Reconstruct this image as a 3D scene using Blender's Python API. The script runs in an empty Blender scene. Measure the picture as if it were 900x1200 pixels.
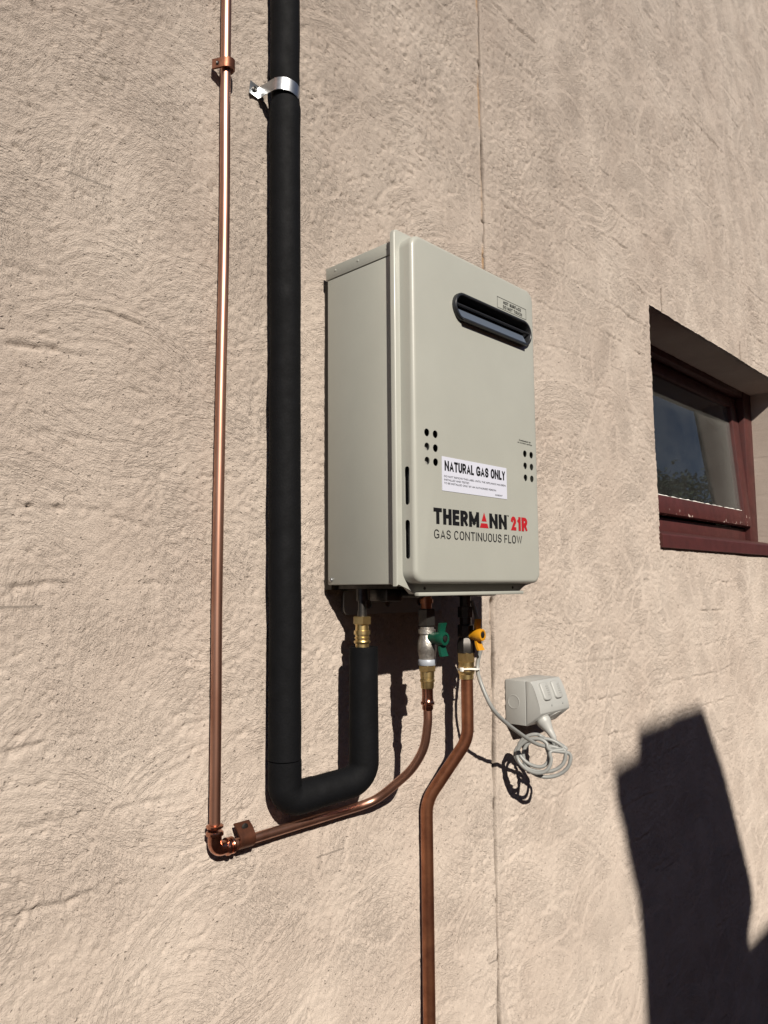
import bpy, bmesh, math, random
import numpy as np
from mathutils import Vector, Matrix

random.seed(7)
SC = bpy.context.scene
COL = SC.collection
pi = math.pi

# ------------------------------------------------------------------ camera, light, sky, exposure
cam_d = bpy.data.cameras.new('camera')
cam = bpy.data.objects.new('camera', cam_d)
COL.objects.link(cam)
yaw, pitch, roll = map(math.radians, (46.6, 5.65, -0.45))
F = Vector((math.sin(yaw)*math.cos(pitch), math.cos(yaw)*math.cos(pitch), math.sin(pitch)))
R0 = Vector((math.cos(yaw), -math.sin(yaw), 0))
U0 = R0.cross(F)
RR = R0*math.cos(roll) + U0*math.sin(roll)
UU = U0*math.cos(roll) - R0*math.sin(roll)
M = Matrix((RR, UU, -F)).transposed().to_4x4()
M.translation = Vector((0, -1.05, 0))
cam.matrix_world = M
cam_d.sensor_fit = 'VERTICAL'
cam_d.sensor_height = 24.0
cam_d.sensor_width = 18.0
cam_d.lens = 24.0*888/1200
cam_d.clip_start = 0.02
cam_d.clip_end = 500
SC.camera = cam

SUN = Vector((0.52, 1.0, -0.735))            # travel direction of the sunlight
world = bpy.data.worlds.new('World')
SC.world = world
world.use_nodes = True
wn = world.node_tree
bgn = wn.nodes['Background']
sky = wn.nodes.new('ShaderNodeTexSky')
sky.sky_type = 'NISHITA'
sky.sun_disc = False
sky.sun_elevation = math.asin(-SUN.z/SUN.length)
sky.sun_rotation = math.atan2(-SUN.x, -SUN.y)
sky.air_density = 0.55
sky.dust_density = 0.15
wn.links.new(sky.outputs[0], bgn.inputs[0])
bgn.inputs[1].default_value = 0.05

sun_d = bpy.data.lights.new('sun', 'SUN')
sun_d.energy = 5.0
sun_d.angle = math.radians(0.53)
sun_d.color = (1.0, 0.915, 0.80)
sun = bpy.data.objects.new('sun', sun_d)
sun.rotation_euler = SUN.to_track_quat('-Z', 'Y').to_euler()
sun.location = (-3, -6, 5)
COL.objects.link(sun)
SC.view_settings.view_transform = 'Standard'
SC.view_settings.look = 'None'
SC.view_settings.exposure = 0.42
SC.view_settings.gamma = 1.0

# ------------------------------------------------------------------ materials
def mat(name, col, rough=0.5, metal=0.0, spec=0.5, var=0.0, vscale=20.0, bump=0.0, bscale=200.0, coat=0.0, diffr=0.0, col2=None, stretch=None):
    m = bpy.data.materials.new(name)
    m.use_nodes = True
    nt = m.node_tree
    b = nt.nodes['Principled BSDF']
    b.inputs['Base Color'].default_value = (*col, 1)
    b.inputs['Roughness'].default_value = rough
    b.inputs['Metallic'].default_value = metal
    b.inputs['Specular IOR Level'].default_value = spec
    b.inputs['Diffuse Roughness'].default_value = diffr
    if coat:
        b.inputs['Coat Weight'].default_value = coat
        b.inputs['Coat Roughness'].default_value = 0.15
    tc = nt.nodes.new('ShaderNodeTexCoord')
    vec = tc.outputs['Object']
    if stretch:
        mp = nt.nodes.new('ShaderNodeMapping')
        mp.inputs['Scale'].default_value = stretch
        nt.links.new(vec, mp.inputs[0])
        vec = mp.outputs[0]
    if var or col2:
        n = nt.nodes.new('ShaderNodeTexNoise')
        n.inputs['Scale'].default_value = vscale
        n.inputs['Detail'].default_value = 5
        n.inputs['Roughness'].default_value = 0.6
        nt.links.new(vec, n.inputs['Vector'])
        rp = nt.nodes.new('ShaderNodeValToRGB')
        rp.color_ramp.elements[0].position = 0.35
        rp.color_ramp.elements[1].position = 0.65
        c2 = col2 if col2 else tuple(c*(1-var) for c in col)
        rp.color_ramp.elements[0].color = (*c2, 1)
        rp.color_ramp.elements[1].color = (*col, 1)
        nt.links.new(n.outputs[0], rp.inputs[0])
        nt.links.new(rp.outputs[0], b.inputs['Base Color'])
        mr = nt.nodes.new('ShaderNodeMapRange')
        mr.inputs[3].default_value = min(1, rough*1.3)
        mr.inputs[4].default_value = rough*0.85
        nt.links.new(n.outputs[0], mr.inputs[0])
        nt.links.new(mr.outputs[0], b.inputs['Roughness'])
    if bump:
        n2 = nt.nodes.new('ShaderNodeTexNoise')
        n2.inputs['Scale'].default_value = bscale
        n2.inputs['Detail'].default_value = 3
        nt.links.new(vec, n2.inputs['Vector'])
        bp = nt.nodes.new('ShaderNodeBump')
        bp.inputs['Strength'].default_value = 1.0
        bp.inputs['Distance'].default_value = bump
        nt.links.new(n2.outputs[0], bp.inputs['Height'])
        nt.links.new(bp.outputs[0], b.inputs['Normal'])
    return m

MT = dict(
    paint=mat('cream_enamel', (0.342, 0.350, 0.318), 0.38, var=0.07, vscale=5, bump=0.00012, bscale=420, coat=0.15),
    black_print=mat('black_print', (0.008, 0.008, 0.009), 0.5, spec=0.2),
    grey_print=mat('grey_print', (0.016, 0.016, 0.018), 0.5, spec=0.2),
    red_print=mat('red_print', (0.36, 0.012, 0.018), 0.45),
    sticker=mat('white_sticker', (0.52, 0.54, 0.63), 0.35),
    dark_metal=mat('dark_flue_metal', (0.018, 0.019, 0.021), 0.32, spec=0.6, var=0.3, vscale=60),
    sky_tinted_metal=mat('flue_baffle', (0.10, 0.125, 0.17), 0.42, metal=0.3),  # blue base colour stands in for sky reflected in the baffle
    inner=mat('galvanised_inner', (0.30, 0.30, 0.29), 0.5, metal=0.3),
    black_hole=mat('dark_cavity', (0.01, 0.01, 0.01), 0.8),
    copper=mat('copper', (0.62, 0.36, 0.27), 0.38, metal=1.0, col2=(0.40, 0.205, 0.145), vscale=26, bump=0.00008, bscale=90, stretch=(1, 1, 0.25)),
    copper_old=mat('tarnished_copper', (0.43, 0.185, 0.10), 0.36, metal=0.92, col2=(0.24, 0.095, 0.055), vscale=30),
    clip=mat('brown_copper_clip', (0.24, 0.095, 0.055), 0.42, metal=0.85, col2=(0.13, 0.055, 0.035), vscale=60, bump=0.0002, bscale=200),
    copper_fit=mat('bright_copper_fitting', (0.60, 0.29, 0.20), 0.2, metal=1.0, col2=(0.38, 0.17, 0.11), vscale=50),
    brass=mat('brass', (0.80, 0.62, 0.30), 0.33, metal=1.0, col2=(0.60, 0.44, 0.19), vscale=70),
    nickel=mat('nickel_plate', (0.56, 0.54, 0.50), 0.42, metal=0.9, col2=(0.30, 0.28, 0.26), vscale=120, bump=0.0008, bscale=300),
    dark_steel=mat('dark_steel', (0.10, 0.095, 0.09), 0.35, metal=0.9, var=0.3, vscale=80),
    galv=mat('galvanised_strap', (0.56, 0.58, 0.60), 0.36, metal=1.0, var=0.3, vscale=60, bump=0.0003, bscale=120),
    collar=mat('grey_collar', (0.34, 0.37, 0.42), 0.45, metal=0.2),
    rubber=mat('black_foam', (0.0040, 0.0044, 0.0056), 0.68, spec=0.13, var=0.35, vscale=35, bump=0.0005, bscale=260),
    green=mat('green_plastic', (0.002, 0.052, 0.030), 0.42),
    yellow=mat('yellow_plastic', (0.50, 0.23, 0.010), 0.42),
    grey_pl=mat('grey_plastic', (0.345, 0.352, 0.342), 0.42, var=0.05, vscale=25, bump=0.00006, bscale=500),
    cable=mat('grey_cable', (0.235, 0.243, 0.238), 0.42),
    tie_white=mat('white_nylon', (0.75, 0.75, 0.72), 0.4),
    tie_black=mat('black_nylon', (0.01, 0.01, 0.011), 0.4),
    gap_shade=mat('painted_gap_shade', (0.05, 0.045, 0.04), 0.6),
    coping=mat('coping', (0.30, 0.28, 0.26), 0.8, var=0.2),
    room=mat('dark_room', (0.02, 0.02, 0.02), 0.9),
)

def N(nt, t, **kw):
    n = nt.nodes.new(t)
    for k, v in kw.items():
        setattr(n, k, v)
    return n

def wall_material():
    m = bpy.data.materials.new('trowelled_render')
    m.use_nodes = True
    nt = m.node_tree
    L = nt.links.new
    b = nt.nodes['Principled BSDF']
    b.inputs['Roughness'].default_value = 0.9
    b.inputs['Specular IOR Level'].default_value = 0.15
    b.inputs['Diffuse Roughness'].default_value = 0.6
    tc = N(nt, 'ShaderNodeTexCoord')
    v = tc.outputs['Object']
    # large tone variation
    n1 = N(nt, 'ShaderNodeTexNoise'); n1.inputs['Scale'].default_value = 3.2; n1.inputs['Detail'].default_value = 6; n1.inputs['Roughness'].default_value = 0.62
    L(v, n1.inputs['Vector'])
    r1 = N(nt, 'ShaderNodeValToRGB')
    r1.color_ramp.elements[0].position = 0.33; r1.color_ramp.elements[0].color = (0.450, 0.382, 0.332, 1)
    r1.color_ramp.elements[1].position = 0.68; r1.color_ramp.elements[1].color = (0.535, 0.468, 0.412, 1)
    L(n1.outputs[0], r1.inputs[0])
    # fine grain tone
    n2 = N(nt, 'ShaderNodeTexNoise'); n2.inputs['Scale'].default_value = 260; n2.inputs['Detail'].default_value = 4; n2.inputs['Roughness'].default_value = 0.7
    L(v, n2.inputs['Vector'])
    r2 = N(nt, 'ShaderNodeMapRange'); r2.inputs[1].default_value = 0.3; r2.inputs[2].default_value = 0.7; r2.inputs[3].default_value = 0.90; r2.inputs[4].default_value = 1.07
    L(n2.outputs[0], r2.inputs[0])
    mx = N(nt, 'ShaderNodeMixRGB', blend_type='MULTIPLY'); mx.inputs[0].default_value = 1
    L(r1.outputs[0], mx.inputs[1]); L(r2.outputs[0], mx.inputs[2])
    # grime: streaky stains higher on the wall (weathering)
    sep = N(nt, 'ShaderNodeSeparateXYZ'); L(v, sep.inputs[0])
    mp = N(nt, 'ShaderNodeMapping'); mp.inputs['Scale'].default_value = (1.6, 1, 0.7); mp.inputs['Rotation'].default_value = (0, math.radians(25), 0)
    L(v, mp.inputs[0])
    n3 = N(nt, 'ShaderNodeTexNoise'); n3.inputs['Scale'].default_value = 4.5; n3.inputs['Detail'].default_value = 8; n3.inputs['Roughness'].default_value = 0.7
    L(mp.outputs[0], n3.inputs['Vector'])
    hz = N(nt, 'ShaderNodeMapRange'); hz.inputs[1].default_value = 1.75 - 0.2; hz.inputs[2].default_value = 1.75 + 1.5; hz.inputs[3].default_value = 0.0; hz.inputs[4].default_value = 1.0
    L(sep.outputs[2], hz.inputs[0])
    g3 = N(nt, 'ShaderNodeMapRange'); g3.inputs[1].default_value = 0.42; g3.inputs[2].default_value = 0.68
    L(n3.outputs[0], g3.inputs[0])
    ml = N(nt, 'ShaderNodeMath', operation='MULTIPLY'); L(hz.outputs[0], ml.inputs[0]); L(g3.outputs[0], ml.inputs[1])
    ml2 = N(nt, 'ShaderNodeMath', operation='MULTIPLY'); ml2.inputs[1].default_value = 0.26; L(ml.outputs[0], ml2.inputs[0])
    # dark specks: dirt and the self-shadow of pits, put into the colour
    vo = N(nt, 'ShaderNodeTexVoronoi'); vo.inputs['Scale'].default_value = 120
    nd = N(nt, 'ShaderNodeTexNoise'); nd.inputs['Scale'].default_value = 90; nd.inputs['Detail'].default_value = 2
    L(v, nd.inputs['Vector'])
    va = N(nt, 'ShaderNodeVectorMath', operation='MULTIPLY_ADD'); va.inputs[1].default_value = (0.014, 0.014, 0.014)
    L(nd.outputs['Color'], va.inputs[0]); L(v, va.inputs[2])
    L(va.outputs[0], vo.inputs['Vector'])
    sp = N(nt, 'ShaderNodeMapRange'); sp.inputs[1].default_value = 0.12; sp.inputs[2].default_value = 0.30; sp.inputs[3].default_value = 1; sp.inputs[4].default_value = 0
    L(vo.outputs['Distance'], sp.inputs[0])
    wn_ = N(nt, 'ShaderNodeSeparateColor'); L(vo.outputs['Color'], wn_.inputs[0])
    th = N(nt, 'ShaderNodeMath', operation='GREATER_THAN'); th.inputs[1].default_value = 0.80; L(wn_.outputs[0], th.inputs[0])
    s1 = N(nt, 'ShaderNodeMath', operation='MULTIPLY'); L(sp.outputs[0], s1.inputs[0]); L(th.outputs[0], s1.inputs[1])
    s2 = N(nt, 'ShaderNodeMath', operation='MULTIPLY'); s2.inputs[1].default_value = 0.38; L(s1.outputs[0], s2.inputs[0])
    mxa = N(nt, 'ShaderNodeMath', operation='MAXIMUM'); L(ml2.outputs[0], mxa.inputs[0]); L(s2.outputs[0], mxa.inputs[1])
    md = N(nt, 'ShaderNodeMixRGB', blend_type='MIX'); md.inputs[2].default_value = (0.17, 0.135, 0.11, 1)
    L(mxa.outputs[0], md.inputs[0]); L(mx.outputs[0], md.inputs[1])
    # the old sealant and grime of the control joint
    at = N(nt, 'ShaderNodeAttribute', attribute_name='joint_grime')
    mj = N(nt, 'ShaderNodeMixRGB', blend_type='MIX'); mj.inputs[2].default_value = (0.06, 0.04, 0.026, 1)
    af = N(nt, 'ShaderNodeAttribute', attribute_name='joint_filler')
    mf = N(nt, 'ShaderNodeMixRGB', blend_type='MIX'); mf.inputs[2].default_value = (0.40, 0.26, 0.15, 1)
    L(af.outputs['Fac'], mf.inputs[0]); L(md.outputs[0], mf.inputs[1])
    L(at.outputs['Fac'], mj.inputs[0]); L(mf.outputs[0], mj.inputs[1])
    L(mj.outputs[0], b.inputs['Base Color'])
    # fine relief
    nb = N(nt, 'ShaderNodeTexNoise'); nb.inputs['Scale'].default_value = 400; nb.inputs['Detail'].default_value = 5; nb.inputs['Roughness'].default_value = 0.7
    L(v, nb.inputs['Vector'])
    sw = N(nt, 'ShaderNodeAttribute', attribute_name='sweep')
    smp = N(nt, 'ShaderNodeMapping'); smp.inputs['Scale'].default_value = (265, 92, 9)
    L(sw.outputs['Vector'], smp.inputs[0])
    ns = N(nt, 'ShaderNodeTexNoise'); ns.inputs['Scale'].default_value = 1; ns.inputs['Detail'].default_value = 4; ns.inputs['Roughness'].default_value = 0.7
    L(smp.outputs[0], ns.inputs['Vector'])
    # torn ridges: keep the crests, sharpen the drop-offs
    sh = N(nt, 'ShaderNodeMapRange'); sh.interpolation_type = 'SMOOTHSTEP'
    sh.inputs[1].default_value = 0.42; sh.inputs[2].default_value = 0.60
    L(ns.outputs[0], sh.inputs[0])
    pm = N(nt, 'ShaderNodeTexNoise'); pm.inputs['Scale'].default_value = 7; pm.inputs['Detail'].default_value = 3
    L(v, pm.inputs['Vector'])
    pr = N(nt, 'ShaderNodeMapRange'); pr.inputs[1].default_value = 0.35; pr.inputs[2].default_value = 0.65; pr.inputs[3].default_value = 0.25; pr.inputs[4].default_value = 1.0
    L(pm.outputs[0], pr.inputs[0])
    m1 = N(nt, 'ShaderNodeMath', operation='MULTIPLY'); L(sh.outputs[0], m1.inputs[0]); L(pr.outputs[0], m1.inputs[1])
    ew = N(nt, 'ShaderNodeAttribute', attribute_name='sweep_weight')
    m0 = N(nt, 'ShaderNodeMath', operation='MULTIPLY'); L(m1.outputs[0], m0.inputs[0]); L(ew.outputs['Fac'], m0.inputs[1])
    m2 = N(nt, 'ShaderNodeMath', operation='MULTIPLY_ADD'); m2.inputs[1].default_value = 0.50
    L(m0.outputs[0], m2.inputs[0]); L(nb.outputs[0], m2.inputs[2])
    m3 = N(nt, 'ShaderNodeMath', operation='MULTIPLY_ADD'); m3.inputs[1].default_value = -0.55
    L(s1.outputs[0], m3.inputs[0]); L(m2.outputs[0], m3.inputs[2])
    bp = N(nt, 'ShaderNodeBump'); bp.inputs['Distance'].default_value = 0.0037; bp.inputs['Strength'].default_value = 1.0
    L(m3.outputs[0], bp.inputs['Height'])
    L(bp.outputs[0], b.inputs['Normal'])
    return m
MT['wall'] = wall_material()

def maroon_material():
    m = mat('maroon_paint', (0.066, 0.016, 0.0145), 0.5, var=0.3, vscale=18, bump=0.0004, bscale=80)
    nt = m.node_tree; L = nt.links.new
    b = nt.nodes['Principled BSDF']
    src = b.inputs['Base Color'].links[0].from_socket
    at = N(nt, 'ShaderNodeAttribute', attribute_name='flaking')
    tc = N(nt, 'ShaderNodeTexCoord')
    n = N(nt, 'ShaderNodeTexNoise'); n.inputs['Scale'].default_value = 38; n.inputs['Detail'].default_value = 6; n.inputs['Roughness'].default_value = 0.65
    L(tc.outputs['Object'], n.inputs['Vector'])
    ad = N(nt, 'ShaderNodeMath', operation='MULTIPLY_ADD'); ad.inputs[1].default_value = 0.26
    L(at.outputs['Fac'], ad.inputs[0]); L(n.outputs[0], ad.inputs[2])
    rp = N(nt, 'ShaderNodeMapRange'); rp.inputs[1].default_value = 0.855; rp.inputs[2].default_value = 0.885
    L(ad.outputs[0], rp.inputs[0])
    mx = N(nt, 'ShaderNodeMixRGB'); mx.inputs[2].default_value = (0.5, 0.40, 0.36, 1)
    L(rp.outputs[0], mx.inputs[0]); L(src, mx.inputs[1]); L(mx.outputs[0], b.inputs['Base Color'])
    return m
MT['maroon'] = maroon_material()

def glass_material():
    m = bpy.data.materials.new('dusty_window_glass')
    m.use_nodes = True
    nt = m.node_tree; L = nt.links.new
    nt.nodes.remove(nt.nodes['Principled BSDF'])
    out = nt.nodes['Material Output']
    tr = N(nt, 'ShaderNodeBsdfTransparent'); tr.inputs[0].default_value = (0.55, 0.58, 0.58, 1)
    gl = N(nt, 'ShaderNodeBsdfGlossy'); gl.inputs['Roughness'].default_value = 0.015; gl.inputs[0].default_value = (0.95, 0.97, 1, 1)
    fr = N(nt, 'ShaderNodeFresnel'); fr.inputs[0].default_value = 1.5
    ms = N(nt, 'ShaderNodeMixShader'); L(fr.outputs[0], ms.inputs[0]); L(tr.outputs[0], ms.inputs[1]); L(gl.outputs[0], ms.inputs[2])
    df = N(nt, 'ShaderNodeBsdfDiffuse'); df.inputs[0].default_value = (0.42, 0.41, 0.38, 1)
    tc = N(nt, 'ShaderNodeTexCoord')
    n = N(nt, 'ShaderNodeTexNoise'); n.inputs['Scale'].default_value = 7; n.inputs['Detail'].default_value = 9; n.inputs['Roughness'].default_value = 0.7
    L(tc.outputs['Object'], n.inputs['Vector'])
    at = N(nt, 'ShaderNodeAttribute', attribute_name='dust')
    mr = N(nt, 'ShaderNodeMapRange'); mr.inputs[1].default_value = 0.3; mr.inputs[2].default_value = 0.8; mr.inputs[3].default_value = 0.008; mr.inputs[4].default_value = 0.04
    L(n.outputs[0], mr.inputs[0])
    ad = N(nt, 'ShaderNodeMath', operation='MULTIPLY_ADD'); ad.inputs[1].default_value = 0.30
    L(at.outputs['Fac'], ad.inputs[0]); L(mr.outputs[0], ad.inputs[2])
    m2 = N(nt, 'ShaderNodeMixShader'); L(ad.outputs[0], m2.inputs[0]); L(ms.outputs[0], m2.inputs[1]); L(df.outputs[0], m2.inputs[2])
    L(m2.outputs[0], out.inputs[0])
    return m
MT['glass'] = glass_material()

def brick_material():
    m = mat('brown_brick', (0.20, 0.095, 0.06), 0.85, bump=0.003, bscale=60)
    nt = m.node_tree; L = nt.links.new
    b = nt.nodes['Principled BSDF']
    tc = N(nt, 'ShaderNodeTexCoord')
    mp = N(nt, 'ShaderNodeMapping'); mp.inputs['Rotation'].default_value = (pi/2, 0, 0)
    L(tc.outputs['Object'], mp.inputs[0])
    br = N(nt, 'ShaderNodeTexBrick'); br.inputs['Scale'].default_value = 1
    br.inputs['Brick Width'].default_value = 0.24; br.inputs['Row Height'].default_value = 0.086; br.inputs['Mortar Size'].default_value = 0.006
    br.inputs['Color1'].default_value = (0.20, 0.09, 0.055, 1); br.inputs['Color2'].default_value = (0.14, 0.065, 0.045, 1); br.inputs['Mortar'].default_value = (0.3, 0.27, 0.24, 1)
    L(mp.outputs[0], br.inputs['Vector']); L(br.outputs[0], b.inputs['Base Color'])
    return m
MT['brick'] = brick_material()
MT['ground'] = mat('brick_red_paving', (0.20, 0.12, 0.09), 0.9, col2=(0.15, 0.085, 0.065), vscale=3, bump=0.002, bscale=80)

# ------------------------------------------------------------------ object helpers
ORG = {}
def tag(o, label=None, cat=None, group=None, kind=None):
    if label: o['label'] = label
    if cat: o['category'] = cat
    if group: o['group'] = group
    if kind: o['kind'] = kind
    return o

def thing(name, label, cat, loc, group=None):
    o = bpy.data.objects.new(name, None)
    o.empty_display_size = 0.05
    o.location = loc
    COL.objects.link(o)
    ORG[o] = Vector(loc)
    return tag(o, label, cat, group)

def link_mesh(name, me, m, parent=None, loc=None):
    o = bpy.data.objects.new(name, me)
    if m is not None and not me.materials: me.materials.append(m)
    COL.objects.link(o)
    if parent is not None:
        o.parent = parent
        ORG[o] = ORG[parent]
    else:
        ORG[o] = Vector(loc) if loc else Vector((0, 0, 0))
        o.location = ORG[o]
    me.transform(Matrix.Translation(-ORG[o]))
    return o

def obj(name, bm, m, parent=None, loc=None, smooth=True, angle=38):
    bmesh.ops.recalc_face_normals(bm, faces=bm.faces[:])
    if smooth:
        ca = math.radians(angle)
        for f in bm.faces: f.smooth = True
        for e in bm.edges:
            if len(e.link_faces) == 2:
                try:
                    if e.calc_face_angle() > ca: e.smooth = False
                except ValueError: pass
            else: e.smooth = True
    me = bpy.data.meshes.new(name)
    bm.to_mesh(me); bm.free()
    return link_mesh(name, me, m, parent, loc)

def box(bm, x0, x1, y0, y1, z0, z1, bev=0.0, seg=2):
    mtx = Matrix.Translation(((x0+x1)/2, (y0+y1)/2, (z0+z1)/2)) @ Matrix.Diagonal((abs(x1-x0), abs(y1-y0), abs(z1-z0), 1))
    r = bmesh.ops.create_cube(bm, size=1, matrix=mtx)
    if bev:
        es = list({e for v in r['verts'] for e in v.link_edges})
        bmesh.ops.bevel(bm, geom=es, offset=bev, segments=seg, profile=0.5, affect='EDGES')
    return bm

def newbox(*a, **k): return box(bmesh.new(), *a, **k)

def frame_of(d):
    d = d.normalized()
    a = Vector((0, 0, 1)) if abs(d.z) < 0.9 else Vector((1, 0, 0))
    u = a.cross(d).normalized()
    return u, d.cross(u)

def lathe(bm, p, d, prof, n=24, cap=True, phase=0.0):
    """prof: list of (t along d, radius)"""
    p = Vector(p); d = Vector(d).normalized()
    u, w = frame_of(d)
    rings = []
    for t, r in prof:
        rings.append([bm.verts.new(p + d*t + (u*math.cos(phase+2*pi*i/n) + w*math.sin(phase+2*pi*i/n))*r) for i in range(n)])
    for a, b in zip(rings, rings[1:]):
        for i in range(n):
            bm.faces.new((a[i], a[(i+1) % n], b[(i+1) % n], b[i]))
    if cap:
        bm.faces.new(rings[0][::-1]); bm.faces.new(rings[-1])
    return bm

def fillet(pts, rad, seg=10):
    pts = [Vector(p) for p in pts]
    out = [pts[0]]
    for i in range(1, len(pts)-1):
        r = rad[i-1] if isinstance(rad, (list, tuple)) else rad
        a, b, c = pts[i-1], pts[i], pts[i+1]
        u = (a-b).normalized(); v = (c-b).normalized()
        th = u.angle(v)
        if th > pi-0.01 or r <= 0: out.append(b); continue
        t = min(r/math.tan(th/2), (a-b).length*0.49, (c-b).length*0.49)
        rr = t*math.tan(th/2)
        ce = b + (u+v).normalized()*(rr/math.sin(th/2))
        s = b+u*t-ce; e = b+v*t-ce
        tot = s.angle(e)
        for k in range(seg+1):
            f = k/seg
            out.append(ce + (s*math.sin((1-f)*tot) + e*math.sin(f*tot))/math.sin(tot))
    out.append(pts[-1])
    return out

def smooth_path(pts, n=8):
    P = [Vector(p) for p in pts]
    P = [P[0]*2-P[1]] + P + [P[-1]*2-P[-2]]
    out = []
    for i in range(1, len(P)-2):
        for k in range(n):
            t = k/n
            a, b, c, d = P[i-1:i+3]
            out.append(0.5*((2*b)+(c-a)*t+(2*a-5*b+4*c-d)*t*t+(3*b-a-3*c+d)*t**3))
    out.append(P[-2])
    return out

def tube(bm, pts, r, n=20, cap=True):
    """r: number or function of index fraction / list"""
    pts = [Vector(p) for p in pts]
    m = len(pts)
    tan = [((pts[min(i+1, m-1)]-pts[max(i-1, 0)]).normalized()) for i in range(m)]
    u, _ = frame_of(tan[0])
    rings = []
    for i in range(m):
        u = (u - tan[i]*u.dot(tan[i])).normalized()
        w = tan[i].cross(u)
        rr = r[i] if isinstance(r, (list, tuple)) else r
        rings.append([bm.verts.new(pts[i] + (u*math.cos(2*pi*k/n)+w*math.sin(2*pi*k/n))*rr) for k in range(n)])
    for a, b in zip(rings, rings[1:]):
        for k in range(n):
            bm.faces.new((a[k], a[(k+1) % n], b[(k+1) % n], b[k]))
    if cap:
        bm.faces.new(rings[0][::-1]); bm.faces.new(rings[-1])
    return bm

def prism(bm, poly, y0, y1):
    """poly of (x,z) extruded from y0 to y1"""
    a = [bm.verts.new((x, y0, z)) for x, z in poly]
    b = [bm.verts.new((x, y1, z)) for x, z in poly]
    n = len(poly)
    bm.faces.new(a); bm.faces.new(b[::-1])
    for i in range(n):
        bm.faces.new((a[i], b[i], b[(i+1) % n], a[(i+1) % n]))
    return bm

def rounded_rect(x0, x1, z0, z1, r, seg=6):
    out = []
    for cx, cz, a0 in ((x0+r, z0+r, pi), (x1-r, z0+r, 1.5*pi), (x1-r, z1-r, 0), (x0+r, z1-r, 0.5*pi)):
        for k in range(seg+1):
            a = a0 + 0.5*pi*k/seg
            out.append((cx+r*math.cos(a), cz+r*math.sin(a)))
    return out

def circle_pts(cx, cz, r, n=20):
    return [(cx+r*math.cos(2*pi*k/n), cz+r*math.sin(2*pi*k/n)) for k in range(n)]

def fill_holes(bm, outer, holes, mk):
    """flat face with holes; returns lists of hole verts. outer: BMVerts; holes: lists of 2d pts; mk maps pt->co"""
    edges = []
    def loop(vs):
        for i in range(len(vs)):
            a, b = vs[i], vs[(i+1) % len(vs)]
            e = bm.edges.get((a, b)) or bm.edges.new((a, b))
            edges.append(e)
    loop(outer)
    hv = []
    for h in holes:
        vs = [bm.verts.new(mk(p)) for p in h]
        loop(vs); hv.append(vs)
    bmesh.ops.triangle_fill(bm, use_beauty=True, use_dissolve=False, edges=edges)
    return hv

def extrude_loop(bm, vs, off):
    off = Vector(off)
    nv = [bm.verts.new(v.co+off) for v in vs]
    n = len(vs)
    for i in range(n):
        bm.faces.new((vs[i], vs[(i+1) % n], nv[(i+1) % n], nv[i]))
    return nv

def text(name, s, x0, x1, z0, z1, y, m, parent, bold=0.0):
    cu = bpy.data.curves.new(name, 'FONT')
    cu.body = s
    cu.size = 1.0
    cu.offset = bold
    cu.resolution_u = 3
    to = bpy.data.objects.new('txt', cu)
    COL.objects.link(to)
    bpy.context.view_layer.update()
    me = bpy.data.meshes.new_from_object(to.evaluated_get(bpy.context.evaluated_depsgraph_get()))
    bpy.data.objects.remove(to); bpy.data.curves.remove(cu)
    me.name = name
    co = np.empty(len(me.vertices)*3, np.float32); me.vertices.foreach_get('co', co); co = co.reshape(-1, 3)
    lo, hi = co.min(0), co.max(0)
    out = np.empty_like(co)
    out[:, 0] = x0+(co[:, 0]-lo[0])/(hi[0]-lo[0])*(x1-x0)
    out[:, 2] = z0+(co[:, 1]-lo[1])/(hi[1]-lo[1])*(z1-z0)
    out[:, 1] = y
    me.vertices.foreach_set('co', out.ravel())
    me.materials.clear()
    me.update()
    return link_mesh(name, me, m, parent)

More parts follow.
